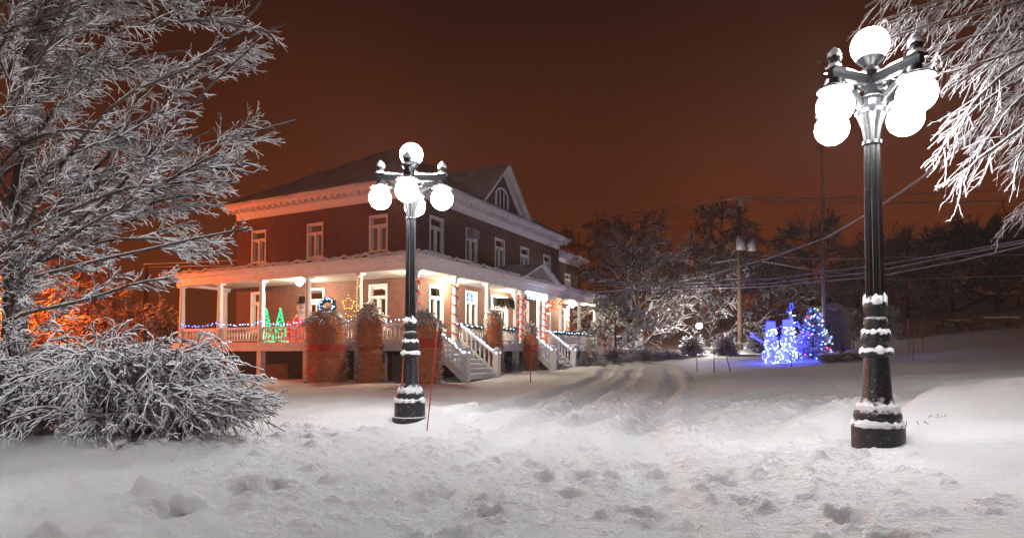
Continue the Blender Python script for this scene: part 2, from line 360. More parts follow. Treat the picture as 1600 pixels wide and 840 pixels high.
def chunks(Zg, n, rng):
    for _ in range(n):
        if rng.uniform() < .55: cx = rng.uniform(-3.6, 3.4); cy = 3.0 + rng.uniform() ** 1.3 * 6
        else:
            pl = ROADS[rng.integers(0, 2)]; t = rng.uniform(1, 3.6); k = int(t); p = np.array(pl[k]) * (1 - t + k) + np.array(pl[k + 1]) * (t - k); cx, cy = p + rng.normal(size=2) * (1.4, .6)
        r = rng.uniform(.022, .055) * (1 + .04 * cy) * (1.6 if rng.uniform() < .08 else 1); h = r * rng.uniform(.3, .8)
        i0, i1 = np.searchsorted(xs, (cx - 2 * r, cx + 2 * r)); j0, j1 = np.searchsorted(ys, (cy - 2 * r, cy + 2 * r))
        if i1 <= i0 or j1 <= j0: continue
        xx, yy = np.meshgrid(xs[i0:i1], ys[j0:j1]); q = np.hypot((xx - cx) * rng.uniform(.7, 1.2), yy - cy) / r; q = q * (1 + .55 * pn(xx * 11 + cx, yy * 11, 3))
        Zg[j0:j1, i0:i1] += h * np.clip(1.25 - q ** 2.2, 0, .85)
Zg = Z.reshape(X.shape); chunks(Zg, 1500, np.random.default_rng(17)); Z = Zg.ravel()
V = np.stack([X.ravel(), Y.ravel(), Z], 1); nx, ny = len(xs), len(ys)
i = np.arange(nx * ny).reshape(ny, nx)
F = np.stack([i[:-1, :-1], i[:-1, 1:], i[1:, 1:], i[1:, :-1]], -1).reshape(-1, 4)
g = MB(); g.add(V, F); tag(g.build('snowy_ground', M['ground'], smooth=True, origin=(0, 0, 0)), 'trodden snow covering the yard and drive', 'ground', kind='structure')

# ------------------------------------------------------------------ house frame
DR = Vector((0.458, 0.889, 0)).normalized(); HANG = math.atan2(DR.y, DR.x)
P0 = Vector((-3.93, 25.0, 0))
HT = Matrix.Translation(P0) @ Matrix.Rotation(HANG, 4, 'Z')
def H(u, v, z): return HT @ Vector((u, v, z))
U0, U1, V0, V1 = 2.73, 19.68, 2.0, 14.1
EU1, EV0, EV1 = 24.9, 2.5, 10.0
DECK, RAIL, CEIL = 1.57, 2.28, 4.62
house = thing('brick_house', 'two storey red brick house with a white wraparound porch and snowy hip roof', 'house', P0, HANG)
fL = lambda a, z, d: (U0 - d, a, z)          # left facade: a = v, outward -u
fR = lambda a, z, d: (a, V0 - d, z)          # long facade: a = u, outward -v
fE = lambda a, z, d: (a, EV0 - d, z)
def pbox(mb, pl, a0, a1, z0, z1, d0, d1, mi=0):
    p = pl(a0, z0, d0); q = pl(a1, z1, d1); mb.box(p, q, mi)
def panel(mb, pl, a0, a1, z0, z1, rects, dep=0.2):
    A = sorted({a0, a1, *[r[0] for r in rects], *[r[1] for r in rects]}); Zs = sorted({z0, z1, *[r[2] for r in rects], *[r[3] for r in rects]})
    for i in range(len(A) - 1):
        for j in range(len(Zs) - 1):
            ca, cz = (A[i] + A[i+1]) / 2, (Zs[j] + Zs[j+1]) / 2
            if any(r[0] < ca < r[1] and r[2] < cz < r[3] for r in rects): continue
            mb.add([pl(A[i], Zs[j], 0), pl(A[i+1], Zs[j], 0), pl(A[i+1], Zs[j+1], 0), pl(A[i], Zs[j+1], 0)], [(0, 1, 2, 3)])
    for r in rects:
        c = [(r[0], r[2]), (r[1], r[2]), (r[1], r[3]), (r[0], r[3])]
        for k in range(4):
            p, q = c[k], c[(k + 1) % 4]
            mb.add([pl(*p, 0), pl(*q, 0), pl(*q, -dep), pl(*p, -dep)], [(0, 1, 2, 3)])
WW = 0.56
winL = [(V0 + t - WW, V0 + t + WW, 5.92, 7.70) for t in (2.2, 6.3, 10.4)]
gwL = [(V0 + t - WW, V0 + t + WW, 2.25, 4.36) for t in (2.2, 10.4)]; doorL = (V0 + 6.24 - .62, V0 + 6.24 + .62, DECK, 4.36)
winR = [(U0 + t - .6, U0 + t + .6, 5.92, 7.70) for t in (1.67, 4.97, 8.15, 11.45, 14.9)]
gwR = [(U0 + t - .6, U0 + t + .6, 2.25, 4.36) for t in (1.67, 4.97, 11.45, 14.9)]; doorR = (U0 + 8.15 - 1.0, U0 + 8.15 + 1.0, DECK, 4.36)
winE = [(22.0, 23.1, 5.6, 7.0)]; gwE = [(21.0, 22.2, 2.25, 4.36)]
w = MB(HT)
panel(w, fL, V0, V1, -1.0, 8.4, winL + gwL + [doorL]); panel(w, fR, U0, U1, -1.0, 8.4, winR + gwR + [doorR])
w.add([(U1, V0, -1), (U1, V1, -1), (U1, V1, 8.4), (U1, V0, 8.4)], [(0, 1, 2, 3)]); w.add([(U0, V1, -1), (U1, V1, -1), (U1, V1, 8.4), (U0, V1, 8.4)], [(0, 1, 2, 3)])
panel(w, fE, U1 + .003, EU1, -1.0, 7.75, winE + gwE)
w.add([(EU1, EV0, -1), (EU1, EV1, -1), (EU1, EV1, 7.75), (EU1, EV0, 7.75)], [(0, 1, 2, 3)]); w.add([(U1, EV1, -1), (EU1, EV1, -1), (EU1, EV1, 7.75), (U1, EV1, 7.75)], [(0, 1, 2, 3)])
for k in range(0, 52):   # brick quoins at the corners
    if k % 2: continue
    z = 0.2 + k * 0.16
    if z < 8.1:
        w.box((U0 - .018, V1 - .4, z), (U0 + .1, V1 + .018, z + .15)); w.box((U0 - .018, V0 - .018, z), (U0 + .4, V0 + .4, z + .15))
w.build('wall', M['brick'], house)
fl = MB(HT); fl.box((U0 + .05, V0 + .05, 5.1), (U1 - .05, V1 - .05, 5.2)); fl.box((U0 + 3.2, V0 + 3.2, -.5), (U1 - 1, V1 - 1, 8.3)); fl.build('inner_core', M['greydoor'], house)
def window(pl, a0, a1, z0, z1, curt=1, lights=False, sill=True):
    f = MB(HT); t = 0.09
    pbox(f, pl, a0, a0 + t, z0, z1, -.17, .035); pbox(f, pl, a1 - t, a1, z0, z1, -.17, .035)
    pbox(f, pl, a0 + t, a1 - t, z1 - t, z1, -.17, .035); pbox(f, pl, a0 + t, a1 - t, z0, z0 + .06, -.17, .03)
    zt = z0 + (z1 - z0) * .70; am = (a0 + a1) / 2
    pbox(f, pl, a0 + t, a1 - t, zt - .05, zt + .05, -.16, .015)
    pbox(f, pl, am - .055, am + .055, z0 + .06, zt - .05, -.16, .01)
    for (b0, b1, c0, c1) in ((a0 + t, am - .055, z0 + .06, zt - .05), (am + .055, a1 - t, z0 + .06, zt - .05), (a0 + t, a1 - t, zt + .05, z1 - t)):
        s = .04
        pbox(f, pl, b0, b0 + s, c0, c1, -.14, -.06); pbox(f, pl, b1 - s, b1, c0, c1, -.14, -.06); pbox(f, pl, b0 + s, b1 - s, c1 - s, c1, -.14, -.06); pbox(f, pl, b0 + s, b1 - s, c0, c0 + s, -.14, -.06)
    fr = f.build('window', M['white'], house)
    g = MB(HT); g.add([pl(a0 + t, z0 + .06, -.1), pl(a1 - t, z0 + .06, -.1), pl(a1 - t, z1 - t, -.1), pl(a0 + t, z1 - t, -.1)], [(0, 1, 2, 3)]); g.build('pane', M['glass'], fr)
    if sill:
        s = MB(HT); pbox(s, pl, a0 - .12, a1 + .12, z0 - .13, z0 - .002, -.05, .13); s.build('sill', M['white_snow'], fr)
    if curt:
        c = MB(HT)
        for (b0, b1) in ((a0 + .1, a0 + .1 + .27 * curt), (a1 - .1 - .27 * curt, a1 - .1)):
            n = 8; pts = []
            for k in range(n + 1):
                a = b0 + (b1 - b0) * k / n; d = -.26 + .025 * (-1) ** k
                pts += [pl(a, z0 + .05, d), pl(a, z1 - .1, d)]
            c.add(pts, [(2 * k, 2 * k + 2, 2 * k + 3, 2 * k + 1) for k in range(n)])
        c.build('curtain', M['curtain'], fr)
    bk = MB(HT); pbox(bk, pl, a0 - .3, a1 + .3, z0 - .3, z1 + .2, -1.4, -1.35); bk.build('dark_backing', M['darkwood'], fr)  # dark panel set well behind the glass, standing for the unlit room
    return fr
for k, r in enumerate(winL): window(fL, *r, curt=(.7, 1.1, .9)[k])
for k, r in enumerate(winR):
    wn = window(fR, *r, curt=(1.2, .8, 1.0, .55, 1.3)[k])
    if k == 1:
        ac = MB(HT); pbox(ac, fR, r[0] + .1, r[0] + .78, 7.13, 7.6, -.05, .4); 
        for q in range(5): pbox(ac, fR, r[0] + .14, r[0] + .74, 7.18 + q * .08, 7.21 + q * .08, .4, .42)
        ac.build('air_conditioner', M['galv'], wn)
for r in gwL: window(fL, *r, curt=.4)
for r in gwR: window(fR, *r, curt=.45)
for r in winE: window(fE, *r, curt=1)
for r in gwE: window(fE, *r, curt=1.2)
def door(pl, a0, a1, z0, z1, leaves):
    f = MB(HT); t = .11
    pbox(f, pl, a0, a0 + t, z0, z1, -.17, .04); pbox(f, pl, a1 - t, a1, z0, z1, -.17, .04); pbox(f, pl, a0 + t, a1 - t, z1 - t, z1, -.17, .04)
    zt = z0 + 2.12; pbox(f, pl, a0 + t, a1 - t, zt, zt + .1, -.17, .02)
    n = leaves; wd = (a1 - a0 - 2 * t) / n
    for k in range(n):
        b0 = a0 + t + k * wd + .01; b1 = b0 + wd - .02
        pbox(f, pl, b0, b0 + .13, z0 + .02, zt, -.13, -.05); pbox(f, pl, b1 - .13, b1, z0 + .02, zt, -.13, -.05)
        pbox(f, pl, b0 + .13, b1 - .13, z0 + .02, z0 + .85, -.13, -.06); pbox(f, pl, b0 + .13, b1 - .13, zt - .15, zt, -.13, -.05)
        pbox(f, pl, b0 + .13, b1 - .13, z0 + 1.38, z0 + 1.42, -.11, -.06); pbox(f, pl, (b0 + b1) / 2 - .02, (b0 + b1) / 2 + .02, z0 + .85, zt - .15, -.112, -.062)
    d = f.build('door', M['white'], house)
    g = MB(HT); g.add([pl(a0 + t, z0 + .8, -.09), pl(a1 - t, z0 + .8, -.09), pl(a1 - t, z1 - t, -.09), pl(a0 + t, z1 - t, -.09)], [(0, 1, 2, 3)]); g.build('pane', M['glass'], d)
    k = MB(HT); c = pl(a1 - t - .09, z0 + 1.02, -.02); k.sphere(c, .04, 10, 6); k.build('handle', M['galv'], d)
    bk = MB(HT); pbox(bk, pl, a0 - .1, a1 + .1, z0, z1 + .1, -.9, -.85); bk.build('lobby_wall', M['curtain'], d)
door(fL, *doorL, 1); door(fR, *doorR, 2)
# main cornice
c = MB(HT); O = .06
c.box((U0 - O, V0 - O, 8.36), (U1 + O, V1 + O, 8.74)); c.box((U0 - O - .05, V0 - O - .05, 8.70), (U1 + O + .05, V1 + O + .05, 8.78))
c.box((U0 - .55, V0 - .55, 8.85), (U1 + .55, V1 + .55, 8.95)); c.box((U0 - .64, V0 - .64, 8.953), (U1 + .64, V1 + .64, 9.0)); c.box((U0 - .72, V0 - .72, 9.003), (U1 + .72, V1 + .72, 9.08))
c.box((U0 - .2, V0 - .2, 8.783), (U1 + .2, V1 + .2, 8.847))
a = V0 - .3
while a < V1 + .4:
    c.box((U0 - .5, a, 8.72), (U0 - .115, a + .2, 8.845)); a += .43
a = U0 - .1
while a < U1 + .4:
    c.box((a, V0 - .5, 8.72), (a + .2, V0 - .115, 8.845)); a += .43
c.build('cornice', M['white'], house)
c = MB(HT); e0, e1 = EV0, EV1
c.box((U1 + .075, e0 - .05, 7.75), (EU1 + .05, e1, 8.05)); c.box((U1 + .12, e0 - .5, 8.053), (EU1 + .5, e1 + .3, 8.2)); c.box((U1 + .13, e0 - .65, 8.203), (EU1 + .65, e1 + .3, 8.34))
c.build('wing_cornice', M['white'], house)
def sheet(mb, p00, p10, p11, p01, nu, nv, th=.06, amp=.03, sc=1.2, sd=0, skirt=.1, clump=0):
    """snow lying on a sloping plane: corners in order, its outer edges turned down"""
    p = [np.array(q, float) for q in (p00, p10, p11, p01)]
    a, b = np.meshgrid(np.linspace(0, 1, nu), np.linspace(0, 1, nv)); a = a.ravel()[:, None]; b = b.ravel()[:, None]
    Q = p[0] * (1 - a) * (1 - b) + p[1] * a * (1 - b) + p[2] * a * b + p[3] * (1 - a) * b
    Q[:, 2] += th + amp * (fbm(Q[:, 0] * sc, Q[:, 1] * sc, 3, sd) + .3)
    if clump: Q[:, 2] += clump * np.exp(-b[:, 0] * 7) * np.clip(pn(Q[:, 0] * 2.6 + Q[:, 1] * 2.6, b[:, 0] * 9, sd + 3) + .3, 0, 1)
    ed = (b[:, 0] < .5 / (nv - 1)); Q[ed, 2] += .02 * pn(Q[ed, 0] * 4, Q[ed, 1] * 4, sd) - .02
    i = np.arange(nu * nv).reshape(nv, nu); F = np.stack([i[:-1, :-1], i[:-1, 1:], i[1:, 1:], i[1:, :-1]], -1).reshape(-1, 4)
    mb.add(Q, F)
    lo = Q[:nu].copy(); lo[:, 2] -= skirt + .05 * np.abs(pn(lo[:, 0] * 3.1, lo[:, 1] * 3.1, sd + 5))
    mb.add(np.concatenate([Q[:nu], lo]), [(k, k + nu, k + nu + 1, k + 1) for k in range(nu - 1)])
RZ, E = 13.3, .74
ru0, ru1, rv0, rv1 = U0 - E, U1 + E, V0 - E, V1 + E; hw = (rv1 - rv0) / 2; vm = (rv0 + rv1) / 2
A1 = (ru0 + hw, vm, RZ); A2 = (ru1 - hw, vm, RZ)
r = MB(HT); ez = 9.085
sheet(r, (ru0, rv1, ez), (ru0, rv0, ez), A1, A1, 60, 24, .05, .03, .8, 3); sheet(r, (ru0, rv0, ez), (ru1, rv0, ez), A2, A1, 90, 24, .05, .03, .8, 4)
sheet(r, (ru1, rv0, ez), (ru1, rv1, ez), A2, A2, 20, 8, .05, .03, .8, 5); sheet(r, (ru1, rv1, ez), (ru0, rv1, ez), A1, A2, 20, 8, .05, .03, .8, 6)
roof = r.build('roof', M['roof_snow'], house, smooth=True)
r = MB(HT); k = 2.2
sheet(r, (U1 + .05, EV0 - .68, 8.345), (EU1 + .68, EV0 - .68, 8.345), (EU1 - k, EV0 + k + 1, 9.9), (U1 + .05, EV0 + k + 1, 9.9), 20, 8, .05, .03, .8, 8)
sheet(r, (EU1 + .68, EV0 - .68, 8.345), (EU1 + .68, EV1 + .3, 8.345), (EU1 - k, EV1 - k, 9.9), (EU1 - k, EV0 + k + 1, 9.9), 10, 10, .05, .03, .8, 9)
r.build('wing_roof', M['roof_snow'], house, smooth=True)
# gable on the long side
ga, gb, gm, gp = U0 + 5.1, U0 + 11.2, U0 + 8.15, 11.95
fv = V0 - .12; gd = MB(HT)
gd.add([(ga + .3, fv, 9.09), (gb - .3, fv, 9.09), (gm, fv, gp - .25), (ga + .3, fv + .3, 9.09), (gb - .3, fv + .3, 9.09), (gm, fv + .3, gp - .25)], [(0, 1, 2), (5, 4, 3)])
gable = gd.build('gable', M['brick'], house)
rk = MB(HT)
for s, q in ((1, ga), (-1, gb)):
    for off, wd, v0_, v1_ in ((0, .16, fv - .52, fv - .46), (.16, .10, fv - .44, fv - .36), (.28, .22, fv - .16, fv - .06)):
        dz = (gp - 9.09) / (gm - ga)
        p = [(q + s * off * 1.0, 9.09), (q + s * (off + wd) * 1.0, 9.09)]
        sl = math.hypot(1, dz)
        o0 = off * sl; o1 = (off + wd) * sl
        pts = [(q + s * off, 9.092 + .0), (gm, gp - o0 * 0 - off * dz), (gm, gp - (off + wd) * dz), (q + s * (off + wd), 9.092)]
        vs = [(a_, v0_, z_) for a_, z_ in pts] + [(a_, v1_, z_) for a_, z_ in pts]
        rk.add(vs, [(0, 1, 2, 3), (7, 6, 5, 4), (0, 4, 5, 1), (1, 5, 6, 2), (2, 6, 7, 3), (3, 7, 4, 0)])
    # soffit board joining the raking mouldings
    vs = [(q + s * .1, fv - .5, 9.094), (gm, fv - .5, gp - .1 * dz), (gm, fv, gp - .1 * dz), (q + s * .1, fv, 9.094)]
    rk.add(vs, [(0, 1, 2, 3)])
rk.build('raking_cornice', M['white'], gable)
gr = MB(HT); run = (gp - ez) / ((RZ - ez) / hw)
for q in (ga - .12, gb + .12):
    sheet(gr, (q, fv - .55, 9.05) if q < gm else (q, fv + .6, 9.05), (q, fv + .6, 9.05) if q < gm else (q, fv - .55, 9.05), (gm, rv0 + run + .3, gp) if q < gm else (gm, fv - .55, gp), (gm, fv - .55, gp) if q < gm else (gm, rv0 + run + .3, gp), 14, 18, .06, .03, 1, 12, .06)
gr.build('gable_roof', M['roof_snow'], gable, smooth=True)
aw = MB(HT); n = 14; x0, x1, zb, zr = gm - .75, gm + .75, 9.35, 10.1
def arch(rad, zc): return [(gm + rad * math.cos(math.pi * k / n), zc + .55 * rad / .75 * math.sin(math.pi * k / n)) for k in range(n + 1)]
oa, ia = arch(.78, zr), arch(.64, zr)
for k in range(n):
    vs = [(a_, fv - d, z_) for d in (.002, .07) for a_, z_ in (oa[k], oa[k+1], ia[k+1], ia[k])]
    aw.add(vs, [(4, 5, 6, 7), (0, 4, 5, 1), (2, 6, 7, 3)])
for xx in (-.78, .64): aw.box((gm + xx, fv - .07, zb), (gm + xx + .14, fv - .002, zr))
for xx in (-.27, .2): aw.box((gm + xx, fv - .06, zb), (gm + xx + .07, fv - .003, zr + .45))
aw.box((gm - .85, fv - .12, zb - .1), (gm + .85, fv - .002, zb - .002))
awo = aw.build('arched_window', M['white'], gable)
pn_ = MB(HT); pts = [(gm + .64, fv - .015, zb)] + [(a_, fv - .015, z_) for a_, z_ in ia] + [(gm - .64, fv - .015, zb)]
pn_.add(pts, [tuple(range(len(pts)))]); pn_.build('dark_pane', M['dark'], house)
# ---- porch
PE = 21.75
d = MB(HT); d.box((-.34, -.34, 1.40), (U0 - .003, 15.1, DECK)); d.box((U0, -.34, 1.40), (PE + .25, V0 - .003, DECK))
d.box((-.28, -.28, 1.16), (-.2, 15.04, 1.397)); d.box((-.197, -.28, 1.16), (PE + .2, -.2, 1.397)); d.box((-.31, -.31, 1.30), (-.283, 15.07, 1.396)); d.box((-.28, -.31, 1.30), (PE + .2, -.283, 1.396))
d.build('porch_deck', M['white'], house)
d = MB(HT)
d.box((.55, .2, -1), (.6, 14.9, 1.39)); d.box((.7, .55, -1), (PE - .2, .6, 1.39)); d.build('porch_skirt', M['darkwood'], house)
d = MB(HT); d.box((.5, .62, -.5), (.545, 1.0, .95)); d.box((.5, 1.04, -.5), (.545, 1.42, .95)); d.box((.48, .5, -.5), (.548, .58, 1.05)); d.box((.48, 1.46, -.5), (.548, 1.54, 1.05)); d.box((.52, .9, 0.2),(.53,.93,.6))
d.build('cellar_door', M['greydoor'], house)
d = MB(HT); d.box((.47, 1.85, -.4), (.545, 1.95, 1.1)); d.box((.45, 1.8, -.35), (.545, 2.0, -.28)); d.build('cellar_frame', M['white'], house)
colL = [0, 2.96, 5.95, 8.93, 11.88, 14.8]; colR = [2.96, 5.95, 9.0, 9.75, 12.0, 12.75, 15.3, 18.5, 21.6]
prof = [(0, .19), (.05, .19), (.07, .175), (.11, .18), (.14, .15), (.16, .145), (1.2, .142), (2.3, .122), (2.66, .118), (2.68, .135), (2.71, .135), (2.73, .12), (2.80, .125), (2.84, .165), (2.86, .17)]
cm = MB(HT); cm.lathe(prof, (0, 0, DECK), 18); cm.box((-.19, -.19, DECK + 2.86), (.19, .19, DECK + 2.93))
col0 = cm.build('column', M['white'], house, smooth=False)
for p in col0.data.polygons: p.use_smooth = True
HI = WM[house.name].to_3x3()
def place(o, u, v, z=0): return dup_mesh(o, house, (u, v, z))
for v in colL[1:]: place(col0, 0, v)
for u in colR: place(col0, u, 0)
place(col0, U0 - .2, 14.8)
pm = MB(HT); pm.box((-.14, -.14, -.9), (.14, .14, 1.158)); pier = pm.build('pier', M['white'], house)
for v in colL[1:]: place(pier, 0, v)
for u in colR:
    if u not in (2.96, 9.75, 12.0): place(pier, u, 0)
# entablature and ceiling
e = MB(HT); T0 = 4.503
e.box((-.2, -.2, T0), (.2, 15.0, 4.85)); e.box((.203, -.2, T0), (PE + .1, .2, 4.85)); e.box((.203, 14.6, T0), (U0, 15.0, 4.85)); e.box((PE - .3, .203, T0), (PE + .1, V0 - .01, 4.85))
e.box((-.27, -.27, 4.68), (-.203, 15.07, 4.85)); e.box((-.2, -.27, 4.68), (PE + .17, -.203, 4.85))
for o, z0_, z1_ in ((.55, 4.853, 4.91), (.62, 4.913, 4.96), (.7, 4.963, 5.03)):
    e.box((-o, -o, z0_), (U0 - .01, 15.0 + o, z1_)); e.box((U0 - .005, -o, z0_), (PE + o, V0 - .01, z1_))
e.build('entablature', M['white'], house)
ce = MB(HT); ce.box((.205, .205, CEIL), (U0 - .01, 14.595, CEIL + .05)); ce.box((U0 - .005, .205, CEIL), (PE - .305, V0 - .01, CEIL + .05)); ce.build('porch_ceiling', M['ceiling'], house)
pr = MB(HT); z0_, z1_ = 5.035, 5.74; q = .72
sheet(pr, (-q, 15.0 + q, z0_), (-q, -q, z0_), (U0, V0, z1_), (U0, V1 + .1, z1_), 160, 14, .07, .05, 1.3, 20, .12, .2)
sheet(pr, (-q, -q, z0_), (PE + q, -q, z0_), (PE - .6, V0 + .5, z1_), (U0, V0, z1_), 180, 14, .07, .05, 1.3, 21, .12, .2)
sheet(pr, (PE + q, -q, z0_), (PE + q, V0 + .5, z0_), (PE - .6, V0 + .5, z1_), (PE - .6, V0 + .5, z1_), 20, 10, .07, .05, 1.3, 22, .12, .2)
sheet(pr, (U0, 15.0 + q, z0_), (-q, 15.0 + q, z0_), (U0, V1 + .1, z1_), (U0, V1 + .1, z1_), 24, 10, .07, .05, 1.3, 23, .12, .2)
pr.build('porch_roof', M['roof_snow'], house, smooth=True)
# pediment over the entrance steps
pa, pb, pmid, pz = 8.35, 13.4, 10.875, 6.05
pe = MB(HT); pv = -.74
pe.add([(pa + .35, pv + .1, 5.04), (pb - .35, pv + .1, 5.04), (pmid, pv + .1, pz - .14)], [(0, 1, 2)], 1)
for s, qa in ((1, pa), (-1, pb)):
    dz = (pz - 5.035) / (pmid - pa)
    for off, wd, va, vb in ((0, .2, pv - .08, pv + .12), (.24, .12, pv + .02, pv + .098)):
        pts = [(qa + s * off, 5.036), (pmid, pz - off * dz), (pmid, pz - (off + wd) * dz), (qa + s * (off + wd), 5.036)]
        vs = [(a_, va, z_) for a_, z_ in pts] + [(a_, vb, z_) for a_, z_ in pts]
        pe.add(vs, [(0, 1, 2, 3), (7, 6, 5, 4), (0, 4, 5, 1), (1, 5, 6, 2), (2, 6, 7, 3), (3, 7, 4, 0)])
ped = pe.build('pediment', [M['white'], M['greydoor']], house)
pr = MB(HT)
sheet(pr, (pa - .1, pv - .12, 5.03), (pa - .1, 1.0, 5.03), (pmid, V0 - .05, pz), (pmid, pv - .12, pz), 14, 12, .05, .03, 1.3, 25, .06)
sheet(pr, (pb + .1, 1.0, 5.03), (pb + .1, pv - .12, 5.03), (pmid, pv - .12, pz), (pmid, V0 - .05, pz), 14, 12, .05, .03, 1.3, 26, .06)
pr.build('pediment_roof', M['roof_snow'], ped, smooth=True)
# railings with turned balusters
bprof = [(0, .045), (.06, .045), (.08, .03), (.2, .052), (.3, .045), (.42, .025), (.48, .03), (.5, .045), (.56, .045)]
bal_mesh = None
def railing(ax, a0, a1, fixed):
    global bal_mesh
    f = lambda a, o, z: (fixed + o, a, z) if ax == 'v' else (a, fixed + o, z)
    mb = MB(HT); mb.box(f(a0, -.07, RAIL - .09), f(a1, .07, RAIL - .02)); mb.box(f(a0, -.045, DECK + .06), f(a1, .045, DECK + .13)); mb.box(f(a0, -.05, RAIL - .018), f(a1, .05, RAIL + .02), 1)
    o = mb.build('railing', [M['white'], M['snow']], house)
    n = max(2, int((a1 - a0) / .19))
    for k in range(n):
        a = a0 + (k + .5) * (a1 - a0) / n; c = f(a, 0, 0)
        if bal_mesh is None:
            bm = MB(HT); bm.lathe(bprof, (0, 0, 0), 8); b = bm.build('baluster', M['white'], o, smooth=True); bal_mesh = b.data
        else:
            b = bpy.data.objects.new('baluster', bal_mesh); COL.objects.link(b); b.parent = o
        b.location = (c[0], c[1], DECK + .13)
for k in range(5): railing('v', colL[k] + .16, colL[k+1] - .16, 0)
for a, b in ((2.96, 5.95), (5.95, 9.0), (12.75, 15.3), (15.3, 18.5), (18.5, 21.6)): railing('u', a + .16, b - .16, 0)
railing('u', .16, U0 - .36, 14.8); railing('v', .16, V0 - .1, 21.6)
# stairs
STAIRS = []
def stairs(u0, u1, run, zb, n):
    mb = MB(HT); dz = (DECK - zb) / n; dy = run / (n - 1)
    for k in range(1, n):
        z = DECK - k * dz; v1_ = -.36 - (k - 1) * dy; v0_ = v1_ - dy - .03
        mb.box((u0 + .06, v0_, z - .045), (u1 - .06, v1_, z)); mb.box((u0 + .06, v0_ + .06, z - dz), (u1 - .06, v0_ + .08, z - .047))
    st = mb.build('staircase', M['white'], house)
    sn = MB(HT)
    for k in range(1, n):
        z = DECK - k * dz; v1_ = -.36 - (k - 1) * dy; v0_ = v1_ - dy - .02
        sheet(sn, (u0 + .08, v0_, z), (u1 - .08, v0_, z), (u1 - .08, v1_, z), (u0 + .08, v1_, z), 20, 5, .035, .03, 3, k, .03)
    sn.build('step_snow', M['snow'], st, smooth=True)
    for u in (u0, u1):
        top = (u, -.3, RAIL + .02); bot = (u, -.36 - run, zb + .98)
        h = MB(HT); h.beam(top, bot, .1, .07); lowt = (u, -.3, DECK + .1); lowb = (u, -.36 - run, zb + .2)
        h.beam(lowt, lowb, .08, .09); h.beam((u, -.3, DECK - .12), (u, -.3 - run, zb + .0), .05, .2)
        h.build('handrail', M['white'], st)
        nb = 8
        for k in range(nb):
            t = (k + .6) / (nb + .2); p0 = np.array(lowt) * (1 - t) + np.array(lowb) * t; p1 = np.array(top) * (1 - t) + np.array(bot) * t
            b = MB(HT); hh = p1[2] - p0[2]
            b.lathe([(z / .56 * hh, r_) for z, r_ in bprof], (p0[0], p0[1], p0[2]), 8); b.build('baluster', M['white'], st, smooth=True)
        nw = MB(HT); c = (u, -.36 - run - .06)
        nw.box((c[0] - .11, c[1] - .11, zb - .4), (c[0] + .11, c[1] + .11, zb + 1.16)); nw.box((c[0] - .15, c[1] - .15, zb + 1.16), (c[0] + .15, c[1] + .15, zb + 1.2)); nw.box((c[0] - .13, c[1] - .13, zb - .4), (c[0] + .13, c[1] + .13, zb + .2))
        nw.build('newel_post', M['white'], st)
        cp = MB(HT); cp.sphere((c[0], c[1], zb + 1.2), .17, 14, 10, 0, (1, 1, .75), .15, int(u * 3)); cp.build('snow_cap', M['snow'], st, smooth=True)
        STAIRS.append((top, bot, c, zb))
stairs(.42, 2.98, 1.75, 0.0, 8); stairs(9.8, 12.72, 1.45, .17, 7)
# porch lamps; the one at the corner is assumed
for k, (u, v) in enumerate(((1.0, 7.55), (1.3, .95), (U0 + 8.15, 1.0), (20.2, 1.15), (5.0, 1.3))):
    l = MB(HT); l.lathe([(0, .1), (-.04, .1), (-.05, .05), (-.07, .05)], (u, v, CEIL), 12); lp = l.build('porch_lamp', M['galv'], house)
    b = MB(HT); b.sphere((u, v, CEIL - .2), .14, 16, 10); b.build('lit_globe', M['porch_bulb'], lp, smooth=True)

